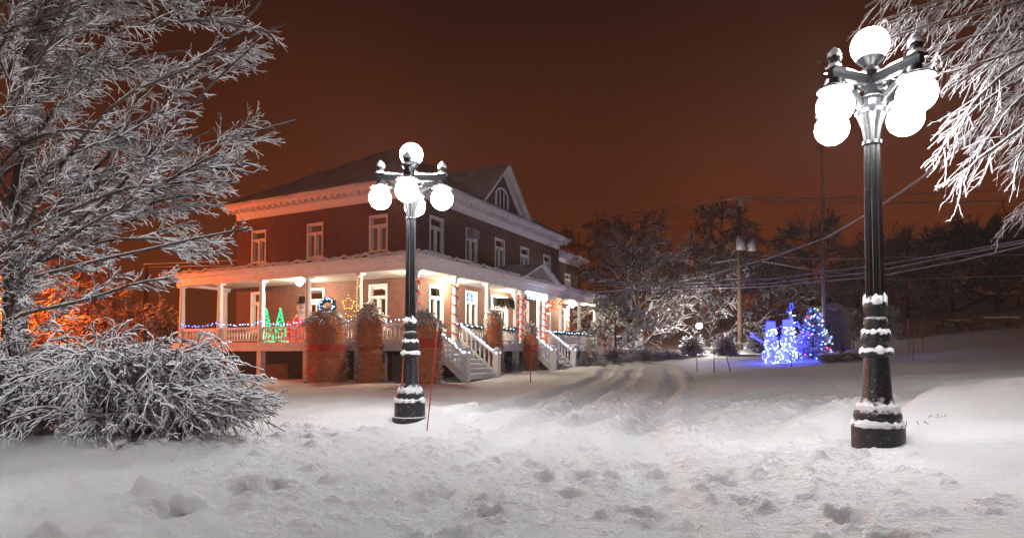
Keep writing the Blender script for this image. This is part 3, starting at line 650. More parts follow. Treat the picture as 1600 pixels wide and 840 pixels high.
# ------------------------------------------------------------------ street lamps
lamp_prof = [(0, .31), (.12, .31), (.13, .27), (.385, .27), (.40, .2), (.42, .235), (.46, .245), (.51, .235), (.56, .2), (.62, .165), (.67, .152), (1.07, .128), (1.085, .165), (1.12, .178), (1.15, .165), (1.165, .12),
 (1.19, .12), (1.22, .15), (1.275, .158), (1.33, .142), (1.35, .1), (1.38, .11), (1.42, .123), (1.47, .115), (1.49, .095), (1.52, .1), (1.57, .124), (1.63, .12), (1.68, .1), (1.71, .09)]
def arm_dirs(a): return [(math.cos(a + k * math.pi / 2), math.sin(a + k * math.pi / 2)) for k in range(4)]
def street_lamp(x, y, z0, ang, label):
    t = thing('street_lamp', label, 'street lamp', (x, y, z0), ang, 'five globe cast iron street lamps by the drive')
    T = WM[t.name]
    b = MB(T); b.lathe([(z_, r_ * .91) for z_, r_ in lamp_prof], (0, 0, 0), 28); b.build('pedestal', M['iron'], t, smooth=True, sharp=38)
    s = MB(T); fl = lambda k, i, z, r: r * (1.0 if i % 2 else .84)
    s.lathe([(1.705, .088), (2.2, .085), (3.3, .076)], (0, 0, 0), 32, 0, fl)
    s.lathe([(3.3, .09), (3.335, .09)], (0, 0, 0), 20)
    s.lathe([(3.336, .074), (3.42, .082), (3.5, .098), (3.58, .128), (3.62, .142)], (0, 0, 0), 32, 0, fl)
    s.lathe([(3.621, .15), (3.66, .15), (3.67, .1), (3.70, .135), (3.75, .152), (3.79, .135), (3.82, .08)], (0, 0, 0), 24, 0, lambda k, i, z, r: r * (1 if k < 3 or i % 2 else .88))
    s.lathe([(3.78, .062), (4.09, .06), (4.10, .09), (4.12, .06), (4.15, .075), (4.19, .12), (4.215, .135), (4.23, .13)], (0, 0, 0), 20)
    s.build('shaft', M['iron_plain'], t, smooth=True, sharp=25)
    gl = MB(T); gl.sphere((0, 0, 4.36), .183, 24, 14); gl.build('globe', M['globe'], t, smooth=True)
    for k in range(4):
        A = T @ Matrix.Rotation(k * math.pi / 2, 4, 'Z'); m_ = MB(A)
        m_.box((.05, -.035, 3.93), (.56, .035, 4.0)); m_.box((.05, -.045, 3.995), (.57, .045, 4.02))
        m_.box((.42, -.075, 4.0), (.575, .075, 4.03)); m_.lathe([(4.03, .05), (4.06, .05), (4.07, .03)], (.5, 0, 0), 12)
        m_.beam((.1, 0, 3.72), (.4, 0, 3.92), .03, .05)
        for q, (sx_, sz_, sr) in enumerate(((.17, 3.87, .05), (.36, 3.83, .04))):
            m_.tube([(sx_ + sr * (1 - j * .07) * math.cos(j * .75), 0, sz_ + sr * (1 - j * .07) * math.sin(j * .75)) for j in range(11)], .011, 5)
        m_.lathe([(3.80, .17), (3.815, .175), (3.83, .15), (3.85, .09), (3.87, .06), (3.93, .055)], (.5, 0, 0), 20)
        m_.lathe([(4.06, .03), (4.09, .055), (4.13, .07), (4.17, .06), (4.2, .03), (4.22, .005)], (.5, 0, 0), 14)
        arm = m_.build('arm', M['iron_arm'], t, smooth=True, sharp=35)
        g2 = MB(A); g2.sphere((.5, 0, 3.64), .178, 24, 14); g2.build('globe', M['globe'], t, smooth=True)
        sc = MB(A)
        n = 12; pts = [(.1 + .4 * j / n, 0, 4.026 + .006 * math.sin(j * 1.3 + k)) for j in range(n + 1)]
        sc.tube(pts, [.034 + .009 * math.sin(j * .8 + k) for j in range(n + 1)], 10)
        sc.sphere((.5, 0, 4.165), .07, 12, 8, 0, (1, 1, .95), .3, k); sc.lathe([(4.19, .05), (4.235, .03), (4.26, .004)], (.5, 0, 0), 10); sc.sphere((.5, 0, 4.045), .085, 12, 8, 0, (1.0, .85, .5), .4, k + 5)
        sc.build('snow_cap', M['snow'], arm, smooth=True)
    for zc, r0, r1, hh in ((.385, .18, .248, .035), (1.14, .11, .16, .03), (1.645, .055, .108, .055), (1.32, .09, .134, .035), (.545, .15, .2, .045)):
        n = 30; vs = []; sn = MB(T)
        for j in range(n):
            a = 2 * math.pi * j / n; q = .7 + 1.5 * float(pn(math.cos(a) * 3.2 + zc * 9, math.sin(a) * 3.2, 5))
            for rr, zz in ((r0, hh), ((r0 + r1) / 2, hh * 1.3 * q), (r1 * (.94 + .06 * q), hh * .7 * q), (r1 * (.97 + .06 * q), -.012 - .02 * q)): vs.append((rr * math.cos(a), rr * math.sin(a), zc + zz))
        sn.add(vs, [(j * 4 + k, ((j + 1) % n) * 4 + k, ((j + 1) % n) * 4 + k + 1, j * 4 + k + 1) for j in range(n) for k in range(3)])
        sn.build('snow_cap', M['snow'], t, smooth=True)
    return t
pR = at(1369, 550, 6.4); pL = at(641, 550, 9.9)
street_lamp(pR.x, 6.4, -.02, R(20), 'tall black five globe lamp under snowy overhanging branches, its plinth half buried in snow')
street_lamp(-5.2, 1.3, 0.0, R(30), 'assumed unseen five globe street lamp lighting the bush and frosted tree')  # assumed lamp outside the view, added to light bush, tree and near snow
street_lamp(15.2, 12.4, gz(15.2, 12.4) - .15, R(12), 'unseen five globe street lamp added to brighten the branch of the drive')  # extra lamp out of frame, added to brighten the drive and its branch
street_lamp(pL.x, 9.9, -.05, R(2), 'black five globe street lamp before the brick house beside an orange rod')
def cable(name, pts, r, label, group, sag=0.0, n=24):
    """a wire through given points of the place"""
    P = [Vector(p) for p in pts]; out = []
    for k in range(len(P) - 1):
        for j in range(n):
            t = j / n; q = P[k].lerp(P[k+1], t); q.z -= sag * 4 * t * (1 - t); out.append(tuple(q))
    out.append(tuple(P[-1])); mb = MB(); mb.tube(out, r if np.isscalar(r) else [.014 + .0011 * q[1] for q in out], 5)
    return tag(mb.build(name, M['wire'], smooth=True), label, 'cable', group)

# ------------------------------------------------------------------ trees
def resample(pts, K):
    p = np.array([tuple(q) for q in pts], float); s = np.concatenate([[0], np.cumsum(np.linalg.norm(np.diff(p, axis=0), axis=1))]); t = np.linspace(0, s[-1], K)
    q = np.stack([np.interp(t, s, p[:, k]) for k in range(3)], 1)
    if K > 4: q[1:-1] = (q[:-2] + 2 * q[1:-1] + q[2:]) / 4
    return q
def spawn(P, n, t0, t1, a0, a1, l0, l1, K, rng, bend=(0, 0, 0), flat=0.0, jit=.04, taper=.45, prefer=None):
    """n side shoots on every line of P (N, K0, 3)"""
    N, K0, _ = P.shape; idx = np.repeat(np.arange(N), n); t = rng.uniform(t0, t1, len(idx)); f = t * (K0 - 1); i0 = np.clip(f.astype(int), 0, K0 - 2); fr = (f - i0)[:, None]
    A = P[idx, i0]; Bp = P[idx, i0 + 1]; o = A * (1 - fr) + Bp * fr; T = Bp - A; T /= np.linalg.norm(T, axis=1, keepdims=True) + 1e-9
    q = rng.normal(size=(len(idx), 3)); q[:, 2] *= (1 - flat)
    if prefer is not None: q += np.array(prefer)
    q -= (q * T).sum(1)[:, None] * T; q /= np.linalg.norm(q, axis=1, keepdims=True) + 1e-9
    a = rng.uniform(a0, a1, len(idx))[:, None]; D = T * np.cos(a) + q * np.sin(a)
    ln = (rng.uniform(l0, l1, len(idx)) * (1 - taper * t))[:, None]
    s = np.linspace(0, 1, K)[None, :, None]
    C = o[:, None] + D[:, None] * ln[:, None] * s + np.array(bend)[None, None] * ln[:, None] * s ** 2
    w = rng.normal(size=C.shape) * jit * ln[:, None]; w[:, 0] = 0
    return C + np.cumsum(w, axis=1) * .6
def taper(P, r0, r1, rng=None):
    N, K, _ = P.shape; r = np.linspace(r0, r1, K)[None].repeat(N, 0)
    if rng is not None: r = r * rng.uniform(.75, 1.3, (N, K))
    return r
# --- the big frosted tree by the bush
rng = np.random.default_rng(5)
lim = [  # limbs as seen, each with its own distance
 ([(-30,260),(0,204),(37,130),(72,75),(123,0),(165,-70)], 6.3, 6.0), ([(30,120),(66,66),(144,42),(192,45),(261,36),(330,28),(375,42),(425,52)], 6.6, 5.8),
 ([(60,310),(99,252),(165,171),(222,132),(294,111),(345,78),(375,45),(408,2)], 6.2, 5.6), ([(110,300),(162,252),(225,190),(285,126),(345,92),(400,55),(446,38)], 6.4, 5.9),
 ([(160,320),(225,252),(285,180),(330,129),(372,95),(400,68)], 6.0, 5.6), ([(190,268),(250,240),(310,228),(375,214),(430,196),(462,189)], 6.3, 6.0),
 ([(0,450),(48,420),(75,390),(126,357),(168,336),(228,306),(300,258),(342,240)], 6.2, 5.7), ([(0,392),(18,381),(90,330),(140,300),(240,250),(330,205)], 6.7, 6.2),
 ([(20,440),(48,434),(129,414),(168,402),(240,390),(300,372),(345,366),(390,357)], 6.1, 5.6), ([(0,500),(60,484),(144,468),(192,447),(231,438),(261,435)], 6.0, 5.6),
 ([(160,340),(225,320),(300,302),(340,310)], 6.3, 6.0), ([(250,290),(300,258),(354,264),(396,271)], 6.0, 5.7), ([(0,470),(60,440),(140,380),(200,345),(250,330),(320,330)], 6.6, 6.3),
 ([(-20,350),(40,300),(100,250),(150,215),(240,180),(330,150)], 6.9, 6.5), ([(-20,300),(30,250),(80,170),(150,110),(220,88),(290,80)], 7.0, 6.5), ([(20,180),(80,110),(140,90),(200,95),(240,120),(262,150)], 6.8, 6.4),
 ([(0,120),(40,60),(90,20),(180,2),(270,10),(330,12),(372,16)], 6.9, 6.3), ([(-20,60),(60,30),(150,-10),(250,-5),(290,10)], 6.4, 6.0), ([(10,420),(80,405),(160,375),(250,372),(330,376)], 6.5, 6.1),
 ([(-10,260),(50,215),(110,200),(190,215),(250,225)], 6.6, 6.1), ([(-10,390),(60,350),(130,320),(200,290),(290,285),(372,284)], 6.2, 5.8)]
TX, TY = at(20, 550, 6.9).x, 6.9
tree = thing('frosted_tree', 'large bare tree with frosted twigs reaching over the snow laden bush', 'tree', (TX, TY, gz(TX, TY) - .05))
tb = MB(); tp = resample([(TX, TY, -.1), (TX + .02, TY, 1.2), (TX - .03, TY + .05, 2.6), (TX + .1, TY + .1, 4.2), (TX + .15, TY, 6.2), (TX + .35, TY, 7.6)], 16)
tb.tube(tp, np.linspace(.14, .05, 16), 10)
LB = []
for pts, d0, d1 in lim:
    w = [at(px, py, d0 + (d1 - d0) * k / (len(pts) - 1)) for k, (px, py) in enumerate(pts)]
    z = max(.6, w[0].z - .45); w = [Vector((TX, TY, z))] + w
    LB.append(resample(w, 14))
for k in range(22):   # limbs on every side
    z = rng.uniform(2.4, 6.2); a = rng.uniform(-2.6, 2.9) if k > 8 else rng.uniform(-1.0, .6); l = rng.uniform(1.0, 2.2)
    p = np.array([TX, TY, z]); dvec = np.array([math.cos(a), math.sin(a), rng.uniform(.3, .8)])
    s = np.linspace(0, 1, 14)[:, None]; LB.append(p + dvec * l * s + np.array([0, 0, -.25]) * l * s ** 2 + np.cumsum(rng.normal(size=(14, 3)) * .02, 0))
LB = np.array(LB)
tb.tubes(LB, taper(LB, .019, .0085), 6, .7); tb.build('trunk', M['bark'], tree, smooth=True)
lb2 = spawn(LB, 6, .12, .86, .2, .5, .55, 1.25, 14, rng, (.06, 0, .06), .25, .012, .6, prefer=(.4, -.1, .1))
allb = np.concatenate([LB, lb2])
l1 = spawn(allb, 17, .1, 1.0, .45, .95, .12, .36, 6, rng, (.05, 0, .03), .3, .03, .5, prefer=(.3, 0, -.1)); l2 = spawn(l1, 3, .15, .97, .3, .8, .05, .14, 4, rng, (.02, 0, .02), .2, .04, .4)
cr = MB(); cr.tubes(lb2, taper(lb2, .0085, .0042, rng), 5, 1.2, 0, True); cr.tubes(l1, taper(l1, .005, .0032, rng), 5, 1.8, 0, True); cr.tubes(l2, taper(l2, .0038, .0026, rng), 4, 1.8, 0, True)
cr.build('crown', M['twig'], tree, smooth=True)
# --- the tree hanging over the lamp
rng = np.random.default_rng(9)
RX, RY = at(1790, 550, 7.6).x, 7.6
tree = thing('overhanging_tree', 'bare tree beyond the lamp whose snowy branches droop over the five globes', 'tree', (RX, RY, gz(RX, RY) - .05))
tb = MB(); tp = resample([(RX, RY, -.1), (RX - .05, RY, 2), (RX - .15, RY, 4), (RX - .2, RY, 6.5), (RX - .1, RY, 8)], 14); tb.tube(tp, np.linspace(.2, .06, 14), 10)
lim = [([(1660,-30),(1540,-8),(1450,18),(1385,38),(1332,52)], 7.5, 7.1), ([(1660,-110),(1520,-75),(1420,-30),(1352,12)], 7.8, 7.5), ([(1660,40),(1560,62),(1480,88),(1415,118)], 7.8, 7.5), ([(1640,-60),(1560,-30),(1470,0),(1410,22),(1372,34)], 7.4, 7.0), ([(1640,-10),(1560,15),(1490,30),(1430,45),(1385,62)], 7.2, 7.0), ([(1650,50),(1590,45),(1540,52),(1480,70),(1440,85)], 7.3, 7.1),
 ([(1640,20),(1580,30),(1510,40),(1450,42),(1400,38)], 7.7, 7.4), ([(1650,80),(1600,95),(1560,120),(1520,160),(1490,200),(1462,250)], 7.1, 6.9), ([(1660,120),(1610,140),(1575,170),(1545,215),(1520,250)], 7.3, 7.1),
 ([(1660,160),(1610,185),(1580,215),(1540,240),(1505,262),(1498,300)], 7.0, 6.9), ([(1660,20),(1600,60),(1555,95),(1510,120),(1470,150)], 7.6, 7.3), ([(1650,-40),(1600,-10),(1570,60),(1550,130)], 7.9, 7.7),
 ([(1670,200),(1620,215),(1590,240),(1580,280)], 7.1, 7.0), ([(1660,-80),(1520,-60),(1430,-30),(1380,0)], 7.6, 7.3), ([(1650,110),(1600,120),(1550,150),(1510,180),(1480,225)], 7.5, 7.2), ([(1650, 60),(1590,80),(1530,100),(1480,115)], 6.9, 6.8), ([(1680,-20),(1630,60),(1600,130),(1575,200)], 7.7, 7.6), ([(1660,150),(1600,150),(1560,165),(1530,195),(1515,225)], 7.7, 7.5)]
LB = []
for pts, d0, d1 in lim:
    w = [at(px, py, d0 + (d1 - d0) * k / (len(pts) - 1)) for k, (px, py) in enumerate(pts)]
    LB.append(resample([Vector((RX - .1, RY, max(3.2, w[0].z - .2)))] + w, 14))
for k in range(16):
    z = rng.uniform(3.5, 7.5); a = rng.uniform(-2.2, 2.2); l = rng.uniform(1.2, 2.4); s = np.linspace(0, 1, 14)[:, None]
    LB.append(np.array([RX, RY, z]) + np.array([math.cos(a), math.sin(a), .7]) * l * s + np.array([0, 0, -.9]) * l * s ** 2)
LB = np.array(LB); tb.tubes(LB, taper(LB, .032, .011), 6, .6); tb.build('trunk', M['bark'], tree, smooth=True)
l1 = spawn(LB, 22, .25, .97, .3, .8, .25, .6, 8, rng, (-.22, 0, -.45), 0, .02, .4, prefer=(-.7, 0, -.9)); l2 = spawn(l1, 3, .2, 1.0, .3, .8, .10, .26, 6, rng, (-.12, 0, -.4), 0, .05, .4, prefer=(-.3, 0, -.6)); l3 = spawn(l2, 1, .4, 1.0, .4, .9, .05, .1, 3, rng)
cr = MB(); cr.tubes(l1, taper(l1, .0055, .0038, rng), 5, 1.6, 0, True); cr.tubes(l2, taper(l2, .0042, .003, rng), 5, 1.7, 0, True); cr.tubes(l3, taper(l3, .0036, .0028), 3, 1.0)
cr.build('crown', M['hang_twig'], tree, smooth=True)
# --- snow laden bush
rng = np.random.default_rng(21)
bx, by = -4.6, 6.6; n = 1250
u = np.clip(rng.normal(0, .5, n), -1, 1); w_ = np.clip(rng.normal(0, .5, n), -1, 1); cl_ = np.array([(-5.9, .1), (-5.2, -.15), (-4.6, .2), (-4.15, -.2), (-3.7, .05)])[rng.integers(0, 5, n)]; base = np.stack([cl_[:, 0] + u * .26, by + cl_[:, 1] + w_ * .2, np.zeros(n)], 1); u = np.clip((base[:, 0] - bx) / 1.3, -1, 1) * .6 + u * .6; base[:, 2] = base_z(base[:, 0], base[:, 1]) - .03
ang = np.arctan2(w_ * .8 + rng.normal(0, .55, n), u + rng.normal(0, .45, n)); hgt = .86 * rng.uniform(.22, 1.0, n) * (1.02 - .35 * u ** 2) * np.where(rng.uniform(size=n) < .09, 1.3, 1); rea = rng.uniform(.25, 1.0, n) * np.where(hgt < .45, 1.15, 1)
s = np.linspace(0, 1, 12)[None, :, None]; dirn = np.stack([np.cos(ang), np.sin(ang) * .75, np.zeros(n)], 1)[:, None]
top_ = rng.uniform(.5, .85, n)[:, None]
st = base[:, None] + dirn * rea[:, None, None] * s ** 1.35
st[:, :, 2] += hgt[:, None] * (1 - ((s[:, :, 0] - top_) / top_) ** 2) * 1.05
st += np.cumsum(rng.normal(size=st.shape) * .019, 1) * (s > 0)
b1 = spawn(st, 5, .3, .97, .3, .9, .10, .38, 7, rng, (0, 0, -.3), 0, .05, .35, prefer=(0, 0, .35)); b2 = spawn(b1, 1, .3, .95, .4, .9, .06, .18, 5, rng, (0, 0, -.15))
st[:, :, 2] = np.maximum(st[:, :, 2], base_z(st[:, :, 0].ravel(), st[:, :, 1].ravel()).reshape(st.shape[:2]) + .01 - .05 * (s[:, :, 0] == 0))
bm = MB(); bm.tubes(st, taper(st, .0055, .004, rng), 6, 3.2, 0, True); bm.tubes(b1, taper(b1, .0042, .0032, rng), 6, 4.2, 0, True); bm.tubes(b2, taper(b2, .0038, .003), 5, 4.0, 0, True)
tag(bm.build('snowy_bush', M['bush_stem'], smooth=True), 'wide bush of arching stems bent under thick fresh snow', 'bush')

# --- generic trees further off
def far_tree(name, label, x, y, h, spread, seed, mtw, group=None, nl=16, n1=14, n2=7, rt=.02, bare=.28, lean=0.0, z0=None):
    rng = np.random.default_rng(seed); z0 = gz(x, y) - .1 if z0 is None else z0
    t = thing(name, label, 'tree', (x, y, z0), 0, group)
    tb = MB(); tp = resample([(x, y, z0 - .2), (x + lean * .3, y, z0 + h * .35), (x + lean * .7, y + .1, z0 + h * .7), (x + lean, y, z0 + h * .95)], 10); tb.tube(tp, np.linspace(h * .022, h * .005, 10), 8)
    LB = []
    for k in range(nl):
        f = bare + (1 - bare) * (k + .5) / nl; a = k * 2.4 + rng.uniform(-.5, .5); p = tp[min(9, int(f * 9))]
        l = spread * (1.1 - .75 * f) * rng.uniform(.8, 1.25); s = np.linspace(0, 1, 9)[:, None]
        LB.append(p + np.array([math.cos(a), math.sin(a), rng.uniform(.5, .9)]) * l * s + np.array([0, 0, -.3]) * l * s ** 2 + np.cumsum(rng.normal(size=(9, 3)) * .03 * l / 2, 0))
    LB = np.array(LB); tb.tubes(LB, taper(LB, h * .008, h * .002), 5, .4); tb.build('trunk', M['bark'] if mtw is not M['dark_twig'] else mtw, t, smooth=True)
    l1 = spawn(LB, n1, .15, 1, .4, 1.0, spread * .22, spread * .5, 6, rng, (0, 0, .1), .1, .05); l2 = spawn(l1, n2, .2, 1, .4, 1.0, spread * .07, spread * .2, 4, rng, (0, 0, -.05), 0, .06)
    cr = MB(); cr.tubes(l1, taper(l1, rt * 1.3, rt * .8, rng), 4, .6); cr.tubes(l2, taper(l2, rt, rt * .6, rng), 3, .8); cr.build('crown', mtw, t, smooth=True)
    return t
G = 'frosted trees behind the house'
def onpx(px, Y): return at(px, 550, Y).x
far_tree('frosted_tree', 'bare frosted tree with a forked dark trunk beside the white picket fence', onpx(1005, 46), 46, 9.0, 5.2, 31, M['far_twig'], G, 20, 14, 6, .036, .2, -.8)
far_tree('frosted_tree', 'white frosted tree glowing above the small lantern', onpx(1090, 50), 50, 8.0, 5.2, 32, M['far_twig'], G, 22, 15, 6, .04, .2)
far_tree('frosted_tree', 'small dense frosted tree growing at the far end of the porch', onpx(962, 42), 42, 4.6, 2.9, 33, M['far_twig'], G, 18, 16, 7, .026, .05)
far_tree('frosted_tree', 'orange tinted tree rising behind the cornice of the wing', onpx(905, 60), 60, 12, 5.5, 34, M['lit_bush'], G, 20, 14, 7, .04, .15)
far_tree('frosted_tree', 'tall dim tree standing behind the utility pole transformers', onpx(1130, 68), 68, 14.5, 6.0, 35, M['far_twig'], G, 18, 14, 6, .045, .2)
far_tree('frosted_tree', 'broad tree with reddish upper twigs between wing and utility pole', onpx(985, 64), 64, 13, 6.2, 36, M['far_twig'], G, 20, 14, 6, .045, .2)
far_tree('frosted_tree', 'frosted tree spreading behind the glowing snowmen', onpx(1205, 52), 52, 7.5, 4.8, 37, M['far_twig'], G, 18, 14, 6, .04, .1)
far_tree('frosted_tree', 'thin twiggy tree poking up behind the end of the eave', onpx(935, 75), 75, 15.5, 3.2, 38, M['dark_twig'], G, 14, 12, 7, .03, .3)
D = 'dark trees on the slope'
for k, (px, Y, h, sp, lb) in enumerate(((1270, 60, 11, 6, 'dim round headed tree behind the flagpole'), (1340, 58, 6, 5, 'low dark tree behind the arched stone niche'), (1420, 62, 8, 5.5, 'unlit tree above the snow heaps beyond the tall lamp'),
        (1490, 64, 8, 6, 'unlit tree above the leaning plank'), (1560, 60, 9, 6.5, 'tall unlit tree above the snow covered tables'), (1640, 58, 9, 6.5, 'black tree at the edge of the dark slope'), (1380, 75, 9, 6, 'faint tree rising behind the tall lamp shaft'), (1520, 78, 9, 8, 'tallest of the unlit trees, high on the dark slope'))):
    far_tree('dark_tree', lb, onpx(px, Y), Y, h, sp, 50 + k, M['far_twig'] if k in (0, 1, 2, 6) else M['dark_twig'], D, 20, 15, 7, .034, .08)
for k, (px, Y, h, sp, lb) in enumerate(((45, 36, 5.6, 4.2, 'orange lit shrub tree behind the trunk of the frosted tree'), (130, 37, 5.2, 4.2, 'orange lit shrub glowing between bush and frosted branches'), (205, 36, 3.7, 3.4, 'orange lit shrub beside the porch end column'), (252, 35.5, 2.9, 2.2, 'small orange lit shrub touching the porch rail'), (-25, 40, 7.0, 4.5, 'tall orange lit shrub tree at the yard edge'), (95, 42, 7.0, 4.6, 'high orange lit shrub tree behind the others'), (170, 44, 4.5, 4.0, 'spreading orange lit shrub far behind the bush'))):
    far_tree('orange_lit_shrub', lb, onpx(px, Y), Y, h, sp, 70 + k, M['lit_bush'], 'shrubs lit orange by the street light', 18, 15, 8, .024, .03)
# low shrubs
def low_shrub(name, label, x, y, w, h, seed, mt, n=420, rr=.012, group=None, snow=1.2):
    rng = np.random.default_rng(seed); z0 = gz(x, y) - .05
    a = rng.uniform(0, 2 * np.pi, n); e = np.arccos(rng.uniform(0.0, 1, n)); L = rng.uniform(.6, 1.05, n)
    s = np.linspace(0, 1, 6)[None, :, None]; d = np.stack([np.cos(a) * np.sin(e) * w / 2, np.sin(a) * np.sin(e) * w / 2, np.cos(e) * h], 1)[:, None] * L[:, None, None]
    P = np.array([x, y, z0]) + d * s + np.array([0, 0, .25 * h]) * s * (1 - s) * 2; P += np.cumsum(rng.normal(size=P.shape) * .02 * h, 1) * (s > 0)
    b1 = spawn(P, 4, .4, 1, .3, .9, .12 * h, .32 * h, 4, rng)
    mb = MB(); mb.tubes(P, taper(P, rr, rr * .7), 4, snow); mb.tubes(b1, taper(b1, rr * .8, rr * .6), 3, snow)
    return tag(mb.build(name, mt, smooth=True), label, 'shrub', group)
SG = 'frosted shrubs along the drive'
for k, (px, Y, w, h, lb) in enumerate(((1082, 42, 2.0, 1.6, 'rounded frosted shrub below the small lantern'), (1132, 41, 1.9, 1.6, 'rounded frosted shrub between lantern and utility pole'), (1185, 42, 2.2, 1.5, 'frosted shrub at the foot of the utility pole'),
        (800, 33.2, 1.7, .75, 'low snowy shrub between the two wrapped shrubs by the porch'), (868, 33.8, 1.5, .6, 'low snowy shrub before the farther porch steps'), (925, 37, 2.2, .75, 'low snowy shrub past the farther porch steps'), (960, 40, 2.6, 1.0, 'wide low shrub under the small dense frosted tree'),
        (1010, 40, 2.6, .9, 'wide low shrub before the picket fence'), (1045, 39.5, 2.0, .75, 'flattened snowy shrub beside the fence end'), (1385, 44, 2.2, 2.6, 'pale frosted shrub showing past the tall lamp pedestal'), (1325, 46, 2.4, 2.6, 'frosted shrub beside the arched stone niche'), (905, 38.5, 1.6, 1.1, 'dark leafy shrub under the porch end'))):
    low_shrub('frosted_shrub', lb, onpx(px, Y), Y, w, h, 100 + k, M['far_twig'], 300, .016, SG)

# ------------------------------------------------------------------ wrapped shrubs
def wrapped(px, D, w, h, seed, label, band, taper_=0.8, split=None):
    x = onpx(px, D); z0 = gz(x, D) - .06; rng = np.random.default_rng(seed)
    t = thing('wrapped_shrub', label, 'wrapped shrub', (x, D, z0), 0, 'shrubs wrapped in orange net for winter')
    nz, na = 46, 52
    def rad(f, a):
        r = w / 2 * (.93 + .10 * math.sin(3.0 * f + seed) * (1 - f)) * (1 - (1 - taper_) * f ** 2.0)
        r *= (1 - .06 * math.exp(-f * 12)) * (math.sqrt(max(.03, 1 - ((f - .80) / .225) ** 2)) if f > .80 else 1)
        if split: r *= 1 - .12 * math.exp(-((f - split) / .03) ** 2)
        return r * (1 + .36 * float(pn(math.cos(a) * .9 + seed, f * 2.2 + math.sin(a) * .9, seed)) + .07 * float(pn(a * 1.6 + f * 4, f * 7, seed + 9)) + .03 * float(pn(a * 3, f * 14, seed + 1)))
    G_ = np.array([[(x + rad(i / nz, 2*math.pi*j/na) * math.cos(2*math.pi*j/na), D + rad(i / nz, 2*math.pi*j/na) * math.sin(2*math.pi*j/na), z0 + h * i / nz) for j in range(na)] for i in range(nz + 1)])
    b = MB(); idx = np.arange((nz + 1) * na).reshape(nz + 1, na)
    F = np.stack([idx[:-1], np.roll(idx[:-1], -1, 1), np.roll(idx[1:], -1, 1), idx[1:]], -1).reshape(-1, 4); b.add(G_.reshape(-1, 3), F); b.add(G_[-1], [tuple(range(na))]); b.build('burlap_body', M['burlap'], t, smooth=True)
    c = np.array([x, D, 0]); O = G_ - c; O[..., 2] = 0; O /= np.linalg.norm(O, axis=2, keepdims=True) + 1e-9; Gn = G_ + O * .025
    nt_ = MB(); ring = np.concatenate([Gn, Gn[:, :1]], 1); nt_.tubes(ring[:-1], np.full((nz, na + 1), .012), 4); ver = np.swapaxes(Gn, 0, 1); nt_.tubes(ver, np.full((na, nz + 1), .009), 4)
    nt_.build('netting', M['net'], t, smooth=True)
    if band:
        f0, f1 = band; bd = MB(); k0, k1 = int(f0 * nz), int(f1 * nz); Q = G_[k0:k1 + 1] + O[k0:k1 + 1] * .05; m_ = Q.shape[0]; id2 = np.arange(m_ * na).reshape(m_, na)
        bd.add(Q.reshape(-1, 3), np.stack([id2[:-1], np.roll(id2[:-1], -1, 1), np.roll(id2[1:], -1, 1), id2[1:]], -1).reshape(-1, 4)); bd.build('red_band', M['redband'], t, smooth=True)
    n = 260; a = rng.uniform(0, 2 * np.pi, n); rr = rng.uniform(0, w * .34 * taper_, n); p0 = np.stack([x + rr * np.cos(a), D + rr * np.sin(a), z0 + h * (.99 - .14 * (rr / (w * .34 * taper_)) ** 2)], 1)
    dv = np.stack([np.cos(a) * rr * 1.0 + rng.normal(0, .12, n), np.sin(a) * rr * 1.0 + rng.normal(0, .1, n), (.08 + .34 * (1 - rr / (w * .34 * taper_))) * rng.uniform(.3, 1.3, n)], 1); s = np.linspace(0, 1, 5)[None, :, None]; Pp = p0[:, None] + dv[:, None] * s + np.array([0, 0, -.22]) * s ** 2 + np.cumsum(rng.normal(size=(n, 5, 3)) * .022, 1)
    m2 = 420; a = rng.uniform(0, 2 * np.pi, m2); f = rng.uniform(.02, .98, m2); q0 = np.array([(x + rad(ff, aa) * math.cos(aa), D + rad(ff, aa) * math.sin(aa), z0 + h * ff) for ff, aa in zip(f, a)])
    dv = np.stack([np.cos(a), np.sin(a), rng.uniform(-.3, .9, m2)], 1) * rng.uniform(.06, .15, m2)[:, None]; Q = q0[:, None] + dv[:, None] * s
    tw = MB(); tw.tubes(Pp, taper(Pp, .02, .016), 4, 1.8); tw.tubes(Q, taper(Q, .011, .014), 4, 1.3); 
    for k in range(7): tw.sphere((x + rng.uniform(-.55, .55) * w, D - .1 - rng.uniform(0, .2), z0 + .1), rng.uniform(.06, .12), 8, 6, 0, (1, 1, .8), .3, k)
    tw.build('foliage', M['shrub_twig'], t, smooth=True)
    for k, (dx, dz_, r_) in enumerate(((-.16, .95, .24), (.2, .93, .27), (.02, .985, .2))):
        cp = MB(); cp.sphere((x + dx * w * taper_, D - .12, z0 + h * dz_), r_ * w * taper_ * .8, 14, 10, 0, (1.2, 1, .5), .7, seed * 7 + k); cp.build('snow_cap', M['snow'], t, smooth=True)
WS = [(510, 25.8, 1.56, 2.95, 1, 'broad orange net wrapped shrub with a red band and snowy crown', (.46, .56), .92, None), (578, 25.0, 1.08, 3.05, 2, 'slim net wrapped shrub pinched at its middle, between broad wrapped shrubs', None, .8, .47),
      (661, 23.4, 1.46, 2.6, 3, 'net wrapped shrub with a red band directly behind the street lamp', (.55, .68), .88, .7), (771, 29.5, .96, 3.0, 4, 'tapering net wrapped shrub beside the porch steps newel', None, .62, None), (829, 33.3, .9, 2.35, 5, 'smallest wrapped shrub, leafy topped, at the farther porch steps', (.45, .62), .5, None)]
for a in WS: wrapped(*a)

